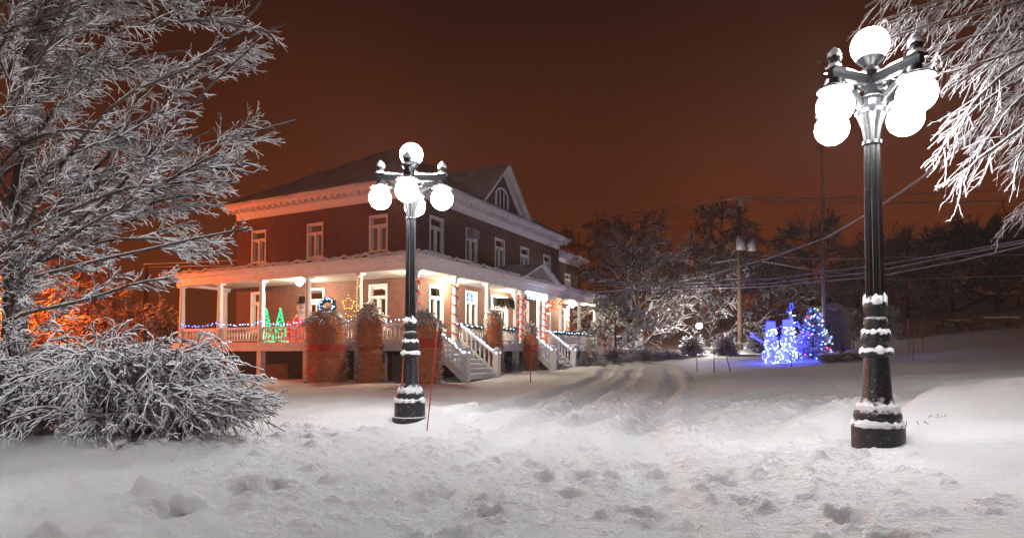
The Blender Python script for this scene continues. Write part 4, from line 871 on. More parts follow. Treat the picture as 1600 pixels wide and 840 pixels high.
# ------------------------------------------------------------------ poles, wires, stakes
up = thing('utility_pole', 'brown wooden utility pole carrying two transformer cans', 'utility pole', (onpx(1157, 45), 45, gz(onpx(1157, 45), 45)))
px_, py_, pz_ = up.location; ptop = at(1157, 312, 45).z
m_ = MB(); m_.lathe([(-.3, .19), (ptop - pz_, .13)], (px_, py_, pz_), 12); m_.build('pole', M['pole_wood'], up, smooth=True)
for dx, s in ((-.02, 0), (.95, 1)):
    m_ = MB(); zc = at(1157, 392, 45).z; m_.lathe([(0, .28), (.05, .36), (.95, .36), (1.0, .3), (1.05, .1)], (px_ + dx, py_ - .45 * (1 - s), zc), 16); m_.lathe([(1.05, .05), (1.3, .06), (1.35, .02)], (px_ + dx + .1, py_ - .45 * (1 - s), zc), 8); m_.build('transformer', M['galv'], up, smooth=True)
m_ = MB(); zc = at(1157, 335, 45).z; m_.beam((px_ - 1.0, py_, zc + .5), (px_ + .1, py_, zc), .05, .06); m_.tube([(px_ - .75 + .25 * math.cos(k * .5), py_ - .1, zc + .05 + .35 * math.sin(k * .5)) for k in range(30)], .02, 5); m_.box((px_ - .1, py_ - .35, ptop - .5), (px_ + .25, py_ - .1, ptop)); m_.beam((px_ - .1, py_ - .2, zc - 2.6), (px_ + 1.1, py_ - .1, zc - 2.6), .06, .08); m_.build('bracket', M['wire'], up)
fp = thing('flagpole', 'tall thin metal flagpole rising behind the lit spruce', 'flagpole', (onpx(1289, 34), 34, gz(onpx(1289, 34), 34)))
m_ = MB(); zt = at(1289, 100, 34).z; m_.lathe([(-.1, .13), (2.5, .12), (5.5, .11), (5.51, .09), (9, .08), (9.01, .065), (zt - fp.location.z, .045)], tuple(fp.location), 10); m_.build('pole', M['galv'], fp, smooth=True)
m_ = MB(); m_.sphere((fp.location.x, 34, zt + .12), .12, 12, 8); m_.build('finial', M['galv'], fp, smooth=True)
WG = 'overhead cables'
EA = H(PE + .8, -.4, 5.0)
cable('service_cable', [at(905, 459, 36), at(985, 452, 37), at(1105, 430, 33), at(1200, 404, 28), at(1290, 372, 23), at(1370, 326, 18), at(1440, 278, 14), at(1520, 215, 11), at(1640, 120, 8.6)], [None], 'thick snowy service cable climbing from the porch roof into overhanging branches', WG)
for k, (pts, lb) in enumerate((([(868, 356, 62), (960, 337, 58), (1060, 322, 52), (1157, 309, 45)], 'high wire from the pole top to behind the house eave'), ([(880, 362, 64), (960, 351, 62), (1050, 340, 60), (1160, 318, 58)], 'shorter parallel wire under the high wire'),
    ([(1157, 309, 45), (1300, 309, 46), (1450, 302, 47), (1620, 296, 48)], 'faint wire crossing the sky behind the lamp shaft'), ([(1157, 312, 45), (1350, 317, 46), (1480, 316, 47), (1620, 311, 48)], 'lower faint sky wire behind the lamp shaft'),
    ([(905, 430, 60), (1020, 424, 52), (1160, 404, 45)], 'wire running from the wing towards the transformers'), ([(920, 441, 44), (1050, 442, 42), (1200, 436, 38), (1370, 415, 34), (1480, 397, 31), (1620, 372, 28)], 'uppermost of the bundle of cables sagging above the snowmen'),
    ([(930, 446, 44), (1060, 446, 42), (1200, 443, 38), (1370, 424, 34), (1500, 398, 31), (1620, 376, 28)], 'second cable of the bundle above the snowmen'), ([(960, 456, 44), (1090, 450, 42), (1200, 448, 38), (1370, 432, 34), (1500, 408, 31), (1620, 380, 28)], 'lowest cable of the bundle above the snowmen'),
    ([(1180, 398, 46), (1290, 406, 46), (1400, 402, 45), (1620, 398, 44)], 'level wire from the transformers past the lamp shaft'), ([(1170, 405, 46), (1260, 420, 44), (1400, 437, 43), (1620, 430, 42)], 'sagging wire from transformers over the dark slope'), ([(225, 413, 40), (300, 410, 40), (372, 407, 40)], 'upper orange lit wire ending at the house corner'), ([(225, 418, 40), (300, 416, 40), (372, 415, 40)], 'lower orange lit wire ending at the house corner'))):
    cable('overhead_wire', [at(*p) for p in pts], .055 if k in (5, 6, 7) else .045, lb, WG)
m_ = MB(); q = at(229, 415, 40); m_.lathe([(0, .13), (q.z - gz(q.x, 40), .1)], (q.x, 40, gz(q.x, 40)), 10); tag(m_.build('wooden_post', M['pole_wood'], smooth=True), 'thin orange lit post past the porch end holding two wires', 'post')
def stake(p0, p1, r, mt, label, cat='stake', cap=True):
    t = thing('snow_stake', label, cat, tuple(p0), 0, 'marker stakes along the drive'); m_ = MB(); m_.tube([p0, p1], r, 8); m_.build('rod', mt, t, smooth=True)
    if cap: m_ = MB(); d_ = (Vector(p1) - Vector(p0)); m_.tube([Vector(p0) + d_ * .9, Vector(p0) + d_ * .98], r * 1.25, 8); m_.build('reflector_tape', M['white'], t, smooth=True)
    return t
p = at(667, 664, 9.2); stake(p - Vector((0, 0, .1)), at(685, 500, 9.35), .009, M['orange_rod'], 'bright orange rod leaning beside the street lamp base')
for k, (a, b, Y, lb) in enumerate((((1116, 582), (1115, 517), 24, 'upright reddish stake at the edge of the blue lit snow'), ((1142, 584), (1126, 514), 23.5, 'leaning reddish stake at the edge of the blue lit snow'), ((1089, 574), (1088, 522), 27, 'thin pale stake below the small lantern'), ((829, 592), (829, 529), 22, 'thin stake before the smallest wrapped shrub'),
    ((1236, 580), (1236, 545), 25, 'short stake before the glowing snowmen'), ((1333, 548), (1333, 500), 30, 'rusty stake beside the stone heap'), ((1419, 556), (1419, 498), 28, 'rusty stake just past the tall lamp pedestal'), ((1441, 518), (1441, 498), 34, 'short pale stake on the snowy rise'), ((1426, 552), (1429, 520), 27, 'slim stake leaning by the snowy rise'))):
    p0 = at(*a, Y); p0.z = min(p0.z, gz(p0.x, p0.y)) - .05; stake(p0, at(*b, Y), .02, M['brown_rod'], lb, cap=False)
# small lantern
ln = thing('garden_lantern', 'small lit globe lantern on a dark post before frosted trees', 'lantern', (onpx(1093, 43), 43, gz(onpx(1093, 43), 43)))
lz = at(1093, 509, 43).z; m_ = MB(); m_.lathe([(-.1, .1), (.1, .1), (.12, .05), (lz - ln.location.z - .22, .045), (lz - ln.location.z - .2, .12), (lz - ln.location.z - .15, .12)], tuple(ln.location), 10); m_.build('post', M['iron_plain'], ln, smooth=True)
m_ = MB(); m_.sphere((ln.location.x, 43, lz), .19, 16, 10); m_.build('globe', emit('lit_lantern', (1, .93, .86), 750), ln, smooth=True)
# picket fence by the porch end
fa, fb = at(952, 548, 42), at(1001, 548, 44); fe = thing('picket_fence', 'white fence of turned balusters between porch end and trees', 'fence', (fa.x, fa.y, gz(fa.x, fa.y)))
m_ = MB(); z0 = CAMZ + .15
fa.z = fb.z = z0 + .95; m_.beam(fa, fb, .1, .08); fa.z = fb.z = z0 + .1; m_.beam(fa, fb, .08, .08); m_.build('rails', M['white_snow'], fe)
for k in range(13):
    t = (k + .5) / 13; q = fa.lerp(fb, t); b = MB(); b.lathe([(z / .56 * .82, r_ * 1.3) for z, r_ in bprof], (q.x, q.y, z0 + .12), 8); b.build('baluster', M['white'], fe, smooth=True)
for q in (fa, fb):
    b = MB(); b.box((q.x - .13, q.y - .13, z0 - .8), (q.x + .13, q.y + .13, z0 + 1.25)); b.sphere((q.x, q.y, z0 + 1.35), .16, 10, 8); b.build('fence_post', M['white_snow'], fe)

# ------------------------------------------------------------------ Christmas lights
bulb_mesh = {}
def bulbs(parent, pts, key, r=.032):
    k2 = (key, r)
    if k2 not in bulb_mesh:
        mb = MB(); mb.sphere((0, 0, 0), r, 8, 6); o = mb.build('bulb', M[key], origin=(0, 0, 0)); bulb_mesh[k2] = o.data; COL.objects.unlink(o); bpy.data.objects.remove(o)
    inv = WM[parent.name].inverted()
    for p in pts:
        b = bpy.data.objects.new('bulb', bulb_mesh[k2]); COL.objects.link(b); b.parent = parent; b.location = inv @ Vector(p)
def light_string(pts, key, label, spacing=.2, r=.027, jit=.02, name='light_string', group='strings of Christmas lights on the porch', mixk=None):
    P = [Vector(p) for p in pts]; L_ = sum((b - a).length for a, b in zip(P[:-1], P[1:])); n = max(3, int(L_ / spacing)); q = resample(P, n + 1)
    t = thing(name, label, 'light string', tuple(P[0]), 0, group); m_ = MB(); m_.tube(q, .009, 4); m_.build('wire', M['dark'], t)
    q = q + RNG.normal(size=q.shape) * jit
    if mixk: bulbs(t, q[::3], mixk, r); bulbs(t, np.delete(q, np.s_[::3], 0), key, r)
    else: bulbs(t, q, key, r)
    return t
def drape(p, q, sag=.12, n=10): return [Vector(p).lerp(Vector(q), k / n) - Vector((0, 0, sag * 4 * (k / n) * (1 - k / n))) for k in range(n + 1)]
secs = ['at the far end of the brick house porch', 'beside the green light trees', 'passing behind the green light trees', 'between the broad and slim wrapped shrubs', 'beside the corner column behind the street lamp']
for k in range(5):
    light_string(drape(H(-.12, colL[5-k] - .1, RAIL + .24), H(-.12, colL[4-k] + .1, RAIL + .24)), 'b_white' if k > 0 else 'b_blue', 'light string draped over the porch rail ' + secs[k], mixk='b_blue')
for k, (top, bot, c, zb) in enumerate(STAIRS):
    lb = ('nearer porch steps, handrail by the street lamp', 'nearer porch steps, handrail by the tapering wrapped shrub', 'farther porch steps, handrail by the smallest wrapped shrub', 'farther porch steps, handrail at the outer end')[k]
    ring_ = [H(c[0] + .15 * math.cos(a), c[1] + .15 * math.sin(a), zb + 1.08) for a in np.linspace(0, 6.28, 7)]
    light_string([H(top[0], top[1], top[2] + .06), H(bot[0], bot[1], bot[2] + .08)] + ring_, 'b_white', 'light string wound down the ' + lb, .11, .034, .02, group='light strings on the porch steps', mixk='b_white')
def needle_garland(pts, label, name='garland', r=.11, key='b_white', nb=7, den=150):
    P = resample(pts, 30); rng = np.random.default_rng(len(label)); t = thing(name, label, 'garland', tuple(P[0]), 0, 'evergreen garlands on the porch'); m_ = MB()
    P = P + rng.normal(size=P.shape) * .02; m_.tube(P, r * .5, 6); ln = spawn(P[None], den * 3, 0, 1, .6, 1.5, r * .8, r * 1.9, 3, rng, taper=0); m_.tubes(ln, taper(ln, .014, .008), 3); m_.build('greenery', M['needles'], t)
    bulbs(t, P[1:-1:max(1, 28 // nb)] + np.array([.06, -.1, .04]), key, .03); return t
for k, (a, b, lb) in enumerate(((2.9, 5.95, 'evergreen garland behind the nearer steps handrail'), (5.95, 9.0, 'evergreen garland beside the tapering wrapped shrub'), (12.75, 15.3, 'evergreen garland on the first rail past the farther steps'), (15.3, 18.5, 'evergreen garland on the middle rail of the porch end'), (18.5, 21.6, 'evergreen garland on the last rail of the porch end'))):
    needle_garland(drape(H(a, -.08, RAIL + .06), H(b, -.08, RAIL + .06), .05), lb)
def spiral(u, v, z0, z1, turns, r, label, name='red_ribbon', mt='ribbon', lit=False, group='red spirals round the porch columns'):
    n = int(turns * 16); pts = [H(u + r * math.cos(-k / 16 * 2 * math.pi), v + r * math.sin(-k / 16 * 2 * math.pi), z0 + (z1 - z0) * k / n) for k in range(n + 1)]
    t = thing(name, label, 'ribbon', tuple(pts[0]), 0, group); m_ = MB(); m_.tube(pts, .035, 6); m_.build('band', M[mt], t, smooth=True)
    if lit: bulbs(t, [p + (p - H(u, v, p.z)) * .3 for p in pts[::3]], 'b_red', .026)
spiral(2.96, 0, 1.75, 4.3, 6, .155, 'red ribbon spiralling up the white column beside the nearer steps')
spiral(0, 0, 2.6, 4.3, 4, .16, 'lit red garland on the corner column just behind the street lamp', lit=True)
spiral(9.75, 0, 1.75, 4.2, 6, .165, 'lit red spiral on the entrance column by the smallest wrapped shrub', mt='ribbon', lit=True)
spiral(12.75, 0, 1.75, 4.3, 7, .165, 'lit red spiral on the entrance column carrying the red flowers', mt='ribbon', lit=True)
m_ = MB(HT); m_.lathe([(DECK, .1), (4.4, .1)], (20.4, 1.6, 0), 12); tag(m_.build('candy_pole', M['white'], smooth=True), 'white pole inside the lit far end of the porch', 'pole')
spiral(20.4, 1.6, 1.9, 4.3, 6, .115, 'red ribbon spiralling round the pole inside the porch end')
def figure(name, label, cat, paths, key, rope, spacing=.1, r=.03, rr=.03, group=None, base=None):
    t = thing(name, label, cat, tuple(paths[0][0] if base is None else base), 0, group); m_ = MB(); q_ = []
    for p in paths:
        L_ = sum((Vector(b) - Vector(a)).length for a, b in zip(p[:-1], p[1:])); n = max(2, int(L_ / spacing)); q = resample(p, n + 1); m_.tube(q, rr, 5); q_.append(q)
    m_.build('light_rope', M[rope], t, smooth=True); q = np.concatenate(q_); q = q[:: max(1, math.ceil(len(q) / 95))]
    bulbs(t, q + np.array([0.01, -rr - r * .4, 0]), key, r); return t
def ltree(px, D, lb):
    c = at(px, 536, D); pts = []
    for k in range(46):
        f = k / 45; a = f * 2 * math.pi * 4.5; rr_ = .36 * (1 - f) + .03; pts.append(c + Vector((rr_ * math.cos(a), rr_ * .5 * math.sin(a), 1.62 * f + .02)))
    legs = [[c + Vector((s * .40, 0, -.02)), c + Vector((s * .2, -.04, .8)), c + Vector((0, 0, 1.62))] for s in (-1, 1)]
    figure('light_tree', lb, 'light decoration', [pts] + legs, 'b_green', 'g_green', .11, .03, .04, 'green light trees on the porch rail')
ltree(416, 29.3, 'green light tree figure next to the porch column'); ltree(438, 28.9, 'green light tree figure next to the red light gift')
c = at(466, 532, 28.4); bx_ = []
for zz in (0, .42, .85): bx_.append([c + Vector((x_, y_, zz)) for x_, y_ in ((-.4, -.2), (.4, -.2), (.4, .2), (-.4, .2), (-.4, -.2))])
for x_, y_ in ((-.4, -.2), (-.2, -.2), (0, -.2), (.2, -.2), (.4, -.2), (.4, .2), (-.4, .2)): bx_.append([c + Vector((x_, y_, 0)), c + Vector((x_, y_, .85))])
for s in (-1, 1): bx_.append([c + Vector((s * .25 * math.sin(k * .55), -.1, .86 + .22 * math.sin(k * .8) ** 2)) for k in range(7)])
figure('light_gift', 'red light gift box figure beside the broad wrapped shrub', 'light decoration', bx_, 'b_red', 'g_red', .13, .028, .03)
def star(c, r, D_): return [c + Vector(((r if k % 2 == 0 else r * .42) * math.sin(k * math.pi / 5), 0, (r if k % 2 == 0 else r * .42) * math.cos(k * math.pi / 5))) for k in range(11)]
figure('light_star', 'warm gold light star with trailing tail beside the slim wrapped shrub', 'light decoration', [star(at(544, 474, 26.0), .34, 26), [at(540, 490, 26), at(548, 496, 26), at(560, 485, 26)]], 'b_gold', 'dark', .12, .02, .01)
c = at(561, 480, 25.8)
figure('light_candle', 'warm gold light candle on the column above the slim wrapped shrub', 'light decoration', [[c + Vector((-.1, 0, 0)), c + Vector((-.1, 0, .9)), c + Vector((.1, 0, .9)), c + Vector((.1, 0, 0))], [c + Vector((.09 * math.sin(k * .7), 0, 1.15 - .22 * math.cos(k * .7))) for k in range(10)], [c + Vector((-.28, 0, .05)), c + Vector((.3, 0, .1)), c + Vector((.26, 0, -.1)), c + Vector((-.2, 0, -.15))]], 'b_gold', 'dark', .12, .02, .01)
# wreath
t = thing('wreath', 'evergreen wreath with blue lights by the brick house door', 'wreath', tuple(at(512, 478, 27.0))); rng = np.random.default_rng(3)
cW = at(512, 478, 27.0); pts = [cW + Vector((.29 * math.cos(a), -.02, .29 * math.sin(a))) for a in np.linspace(0, 2 * math.pi, 30)]; m_ = MB(); m_.tube(pts, .11, 6); ln_ = spawn(np.array([[tuple(p) for p in pts]]), 420, 0, 1, .6, 1.5, .1, .2, 3, rng, taper=0); m_.tubes(ln_, taper(ln_, .014, .008), 3); m_.build('greenery', M['needles'], t); bulbs(t, [p + Vector((rng.uniform(-.06, .06), -.14, rng.uniform(-.06, .06))) for p in pts[::2]], 'b_white', .022)
bulbs(t, [p + Vector((rng.uniform(-.1, .1), -.12, rng.uniform(-.1, .1))) for p in pts[1::3]], 'b_blue', .03)
# inflatable snowman on the porch
c = H(.55, 6.85, DECK); t = thing('inflatable_snowman', 'white inflatable snowman half hidden by a porch column', 'snowman', tuple(c)); m_ = MB()
for z_, r_ in ((.42, .46), (1.05, .36), (1.6, .27)): m_.sphere(tuple(c + Vector((0, 0, z_))), r_, 18, 12)
m_.build('body', M['inflatable'], t, smooth=True); m_ = MB(); m_.lathe([(0, .3), (.04, .3), (.05, .19), (.3, .18)], tuple(c + Vector((0, 0, 1.82))), 16); m_.build('hat', M['dark'], t); m_ = MB(); m_.tube([c + Vector((.05, -.25, 1.6)), c + Vector((.1, -.5, 1.58))], [.05, .005], 8); m_.build('nose', M['orange_rod'], t)
# hanging basket
c = H(7.4, -.15, 3.75); t = thing('hanging_basket', 'hanging basket of dark trailing greenery beside the entrance', 'hanging basket', tuple(c)); m_ = MB(); m_.lathe([(-.35, .05), (-.25, .2), (-.02, .34), (0, .36)], tuple(c), 16); m_.build('bowl', M['bowl'], t, smooth=True)
m_ = MB(); rng = np.random.default_rng(8); a = rng.uniform(0, 6.28, 160); dv = np.stack([np.cos(a) * .55, np.sin(a) * .55, rng.uniform(.1, .5, 160)], 1); s = np.linspace(0, 1, 6)[None, :, None]; Q = np.array(c) + dv[:, None] * s + np.array([0, 0, -.55]) * s ** 2.2; m_.tubes(Q, np.full((160, 6), .022), 3); m_.build('greenery', M['needles'], t)
m_ = MB(); [m_.tube([c + Vector((.33 * math.cos(q), .33 * math.sin(q), 0)), c + Vector((0, 0, .76))], .008, 4) for q in (0, 2.1, 4.2)]; m_.build('chain', M['dark'], t)
# icicles and snowflakes
pts_ = []
for k in range(18):
    u_ = 9.9 + k * .16
    for j in range(int(2 + 3 * abs(math.sin(k * 1.7)))): pts_.append(H(u_, -.24, 4.45 - j * .12))
t = thing('icicle_lights', 'blue white icicle lights hanging under the pediment', 'icicle lights', tuple(pts_[0])); m_ = MB(); m_.tube([H(9.8, -.23, 4.5), H(12.7, -.23, 4.5)], .012, 4)
for k in range(18): m_.tube([H(9.9 + k * .16, -.23, 4.5), H(9.9 + k * .16, -.23, 4.45 - .12 * (1 + 3 * abs(math.sin(k * 1.7))))], .006, 3)
m_.build('wire', M['dark'], t); bulbs(t, pts_, 'b_white', .034)
def flake(pl, a, z, r, lb, key='b_blue'):
    c = HT @ Vector(pl(a, z, .06)); t = thing('snowflake_lights', lb, 'window lights', tuple(c), 0, 'light snowflakes in the windows'); m_ = MB(); q = []
    for k in range(6):
        an = k * math.pi / 3; p = HT @ Vector(pl(a + r * math.cos(an), z + r * math.sin(an), .06)); m_.tube([c, p], .01, 4); q += [c.lerp(p, f) for f in (.3, .55, .8, 1.0)]
    m_.build('frame', M['white'], t); bulbs(t, q, key, .03)
flake(fR, U0 + 4.72, 3.98, .2, 'blue light snowflake in the window nearest the entrance stairs, left half'.replace(', left half', ', beside its twin')); flake(fR, U0 + 5.2, 3.98, .2, 'blue light snowflake in the transom, farther from the corner column', 'b_white')
c = H(13.1, -.25, 3.75); t = thing('flower_lights', 'cluster of red flower lights on the entrance column', 'flower lights', tuple(c)); m_ = MB(); rng = np.random.default_rng(4); q = []
for k in range(7):
    d_ = Vector((rng.uniform(-.1, .75), rng.uniform(-.1, .1), rng.uniform(-.4, .35))); pt = c + d_; m_.tube([c, pt], .015, 4); q.append(pt)
    for j in range(5): m_.sphere(tuple(pt + Vector((.08 * math.cos(j * 1.26), -.02, .08 * math.sin(j * 1.26)))), .045, 6, 4, 0, (1, .4, 1))
m_.build('petals', M['ribbon'], t); bulbs(t, [p + Vector((0, -.06, 0)) for p in q], 'b_gold', .035); bulbs(t, [p + Vector((rng.uniform(-.1, .1), -.06, rng.uniform(-.1, .1))) for p in q for _ in range(3)], 'b_red', .03)

# ------------------------------------------------------------------ lit snowmen, spruce, stones, niche
m = bpy.data.materials.new('lit_snowman_mesh'); m.use_nodes = True; N = m.node_tree.nodes; L = m.node_tree.links; B = N['Principled BSDF']
tc = N.new('ShaderNodeTexCoord'); vo = N.new('ShaderNodeTexVoronoi'); vo.inputs['Scale'].default_value = 9; L.new(tc.outputs['Object'], vo.inputs['Vector'])
r = _ramp(N, L, vo.outputs['Distance'], .03, (.5, .6, 1.0), .2, (.008, .01, .55)); L.new(r.outputs['Color'], B.inputs['Emission Color']); B.inputs['Emission Strength'].default_value = 11; B.inputs['Base Color'].default_value = (.3, .35, .6, 1)
M['snowman'] = m
def snowman(px, pyb, pyt, D, label, hat, arm, rider=False):
    c = at(px, pyb, D); c.z = gz(c.x, c.y) - .04; h = at(px, pyt, D).z - c.z; t = thing('lit_snowman', label, 'light snowman', tuple(c), 0, 'glowing blue light snowmen'); k = h / 2.3; m_ = MB()
    for z_, r_ in ((.42, .46), (1.08, .36), (1.62, .28)): m_.sphere(tuple(c + Vector((0, 0, z_ * k))), r_ * k, 20, 12)
    m_.build('body', M['snowman'], t, smooth=True)
    m_ = MB(); m_.lathe([(0, .36 * k), (.05 * k, .36 * k)], tuple(c + Vector((0, 0, 1.84 * k))), 18); m_.lathe([(.05 * k, .24 * k), (.38 * k, .22 * k), (.40 * k, .05)], tuple(c + Vector((0, 0, 1.84 * k))), 18); m_.build('hat', M['g_blue'], t)
    m_ = MB(); m_.tube([c + Vector((.3 * k * math.cos(a), .3 * k * math.sin(a), 1.38 * k)) for a in np.linspace(0, 6.28, 16)], .05, 6); m_.tube([c + Vector((.1 * k, -.3 * k, 1.36 * k)), c + Vector((.14 * k, -.4 * k, .9 * k))], .05, 6); m_.build('scarf', M['g_blue'], t)
    for s in ((-1,) if arm else (1,)):
        m_ = MB(); e = c + Vector((s * .95 * k, -.1, 1.45 * k)); m_.tube([c + Vector((s * .3 * k, 0, 1.1 * k)), c + Vector((s * .7 * k, -.1, 1.25 * k)), e], .04, 5)
        for d_ in ((-.12, .15), (.02, .2), (-.18, 0)): m_.tube([e, e + Vector((s * abs(d_[0]), 0, d_[1]))], .03, 5)
        m_.build('arm', M['g_blue'], t)
    rng = np.random.default_rng(int(px)); q = []
    for z_, r_ in ((.42, .47), (1.08, .37), (1.62, .29)):
        for _ in range(24): a = rng.uniform(-3.0, .1); e = rng.uniform(-1, 1); q.append(c + Vector((r_ * k * math.cos(a) * math.cos(e), r_ * k * math.sin(a) * math.cos(e), (z_ + r_ * math.sin(e)) * k)))
    bulbs(t, q, 'b_white', .03)
    return t, c, k
snowman(1205, 563, 500, 31.0, 'shorter glowing blue snowman with a top hat and raised twig arm', 1, True)
snowman(1231, 561, 497, 31.2, 'larger glowing blue snowman next to the lit spruce', 1, False)
c = at(1237, 509, 32.0); c2 = c.copy(); gy = gz(c.x, 32.0)
t = thing('light_reindeer', 'slender blue light reindeer rearing up behind the larger snowman', 'light decoration', (c.x, 32.0, gy)); m_ = MB()
m_.tube([(c.x - .25, 32, gy), (c.x - .2, 32, gy + 1.0), (c.x - .1, 32, gy + 1.7), (c.x, 32, gy + 2.1), (c.x - .05, 32, gy + 2.55), (c.x - .25, 32, gy + 2.5)], [.05, .05, .12, .09, .07, .03], 8); m_.tube([(c.x + .25, 32, gy), (c.x + .2, 32, gy + .9), (c.x - .05, 32, gy + 1.65)], [.04, .05, .08], 8)
m_.build('body', M['g_blue'], t, smooth=True)
for s in (-1, 1):
    m_ = MB(); m_.tube([(c.x - .03, 32, gy + 2.6), (c.x + s * .1, 32, gy + 2.75), (c.x + s * .06, 32, gy + 2.98)], .02, 5); m_.build('antler', M['g_blue'], t)
    m_ = MB(); m_.tube([(c.x + .03, 32, gy + 1.9), (c.x + .3, 32, gy + 1.9 + .12 * s), (c.x + .45, 32, gy + 1.65)], .035, 5); m_.build('leg', M['g_blue'], t)
bulbs(t, [(c.x + RNG.uniform(-.15, .15), 31.88, gy + RNG.uniform(.3, 2.6)) for _ in range(30)], 'b_white', .03)
# spruce
sx_, sy_ = onpx(1270, 31.5), 31.5; sz_ = gz(sx_, sy_) - .05; hS = at(1272, 478, 31.5).z - sz_
t = thing('lit_spruce', 'snowy spruce with coloured Christmas lights beside the glowing snowmen', 'spruce', (sx_, sy_, sz_)); rng = np.random.default_rng(77)
m_ = MB(); m_.tube([(sx_, sy_, sz_), (sx_ + .08, sy_, sz_ + hS)], [.07, .015], 8); m_.build('trunk', M['bark'], t, smooth=True)
br = []
for k in range(230):
    f = rng.uniform(.04, .97); a = rng.uniform(0, 6.28); l = 1.05 * (1 - f) * rng.uniform(.75, 1.2) + .12; s = np.linspace(0, 1, 6)[:, None]; br.append(np.array([sx_ + .08 * f, sy_, sz_ + f * hS]) + np.array([math.cos(a), math.sin(a), .12]) * l * s + np.array([0, 0, -.15]) * l * s ** 2)
br = np.array(br); nd = spawn(br, 22, .15, 1, .5, 1.1, .1, .22, 3, rng, taper=.3); m_ = MB(); m_.tubes(br, taper(br, .02, .01), 4, .8); m_.tubes(nd, taper(nd, .016, .008), 3, 1.0); m_.build('crown', snowy('snowy_needles', (.05, .08, .06), (.02, .035, .03), -.2, .3, 4, .9, .8), t)
tips = br[:, -1][br[:, -1, 1] < sy_ + .1]; tips = tips[rng.permutation(len(tips))][:90] + np.array([0, -.06, 0])
bulbs(t, tips[:20], 'b_gold', .03); bulbs(t, tips[20:28], 'b_red', .03); bulbs(t, tips[28:31], 'b_green', .03); bulbs(t, tips[31:], 'b_blue', .036)
# stone heap with snow, arched niche
rng = np.random.default_rng(12); sg = 'field stones of the low heap'
for k in range(46):
    f = rng.uniform(0, 1); px = 1283 + 62 * f; D_ = 29.2 + rng.uniform(-.5, .5); x_ = onpx(px, D_); lay = k % 2; z_ = gz(x_, D_) + .1 + lay * .22; r_ = rng.uniform(.13, .24)
    m_ = MB(); m_.sphere((x_, D_, z_), r_, 10, 7, 0, (1.15, 1, .75), .5, k); tag(m_.build('field_stone', M['stone'], smooth=True), 'snow dusted grey stone in the low heap beside the lit spruce', 'stone', sg)
nx_, nD = onpx(1299, 36), 36; nz_ = gz(nx_, nD); hN = at(1299, 474, nD).z - nz_
t = thing('arched_niche', 'grey arched stone niche behind the flagpole', 'monument', (nx_, nD, nz_)); m_ = MB(); ro, ri = .95, .68; n = 16
oa = [(-ro, -.2)] + [(ro * math.cos(math.pi - math.pi * k / n), hN - ro + ro * math.sin(math.pi * k / n)) for k in range(n + 1)] + [(ro, -.2)]; ia = [(-ri, -.2)] + [(ri * math.cos(math.pi - math.pi * k / n), hN - ro + ri * math.sin(math.pi * k / n)) for k in range(n + 1)] + [(ri, -.2)]
for k in range(len(oa) - 1):
    vs = [(nx_ + a_, nD + d_, nz_ + z_) for d_ in (-.4, .4) for a_, z_ in (oa[k], oa[k+1], ia[k+1], ia[k])]; m_.add(vs, [(0, 1, 2, 3), (7, 6, 5, 4), (0, 4, 5, 1), (2, 6, 7, 3)])
m_.build('arch', M['concrete'], t); m_ = MB(); m_.box((nx_ - ri, nD + .2, nz_ - .2), (nx_ + ri, nD + .3, nz_ + hN - .4)); m_.build('back_panel', M['concrete'], t); m_ = MB(); m_.box((nx_ - .5, nD - .15, nz_ - .1), (nx_ + .5, nD + .15, nz_ + .5)); m_.box((nx_ - .12, nD - .1, nz_ + .5), (nx_ + .12, nD + .1, nz_ + 1.5)); m_.sphere((nx_, nD, nz_ + 1.62), .13, 12, 8); m_.build('statue', M['concrete'], t)
# picnic tables under snow and a leaning plank
def picnic(px, D_, lb, rot):
    x_ = onpx(px, D_); z_ = gz(x_, D_); t = thing('picnic_table', lb, 'table', (x_, D_, z_), rot, 'picnic tables on the slope'); T = WM[t.name]
    m_ = MB(T); m_.box((-1.1, -.4, .72), (1.1, .4, .77)); m_.build('tabletop', M['wood'], t)
    for s in (-1, 1):
        m_ = MB(T); m_.box((-1.1, s * .7 - .13, .43), (1.1, s * .7 + .13, .47)); m_.build('bench', M['wood'], t)
        m_ = MB(T); m_.beam((s * .8, -.75, 0), (s * .8, -.2, .72), .06, .1); m_.beam((s * .8, .75, 0), (s * .8, .2, .72), .06, .1); m_.beam((s * .8, -.75, .38), (s * .8, .75, .38), .05, .1); m_.build('leg', M['wood'], t)
    m_ = MB(T); sheet(m_, (-1.1, -.4, .77), (1.1, -.4, .77), (1.1, .4, .77), (-1.1, .4, .77), 20, 8, .1, .06, 2, 4, .1); m_.build('snow_layer', M['snow'], t, smooth=True)
picnic(1492, 44, 'snow topped picnic table beside the leaning plank', .3); picnic(1562, 43, 'snow topped picnic table nearest the edge of the dark slope'.replace('nearest', 'set near'), -.2)
p0 = at(1500, 512, 45); m_ = MB(); p0.z = gz(p0.x, p0.y); m_.beam(p0, at(1468, 468, 45), .1, .14); tag(m_.build('leaning_plank', M['pole_wood']), 'long plank leaning up behind a picnic table', 'plank')
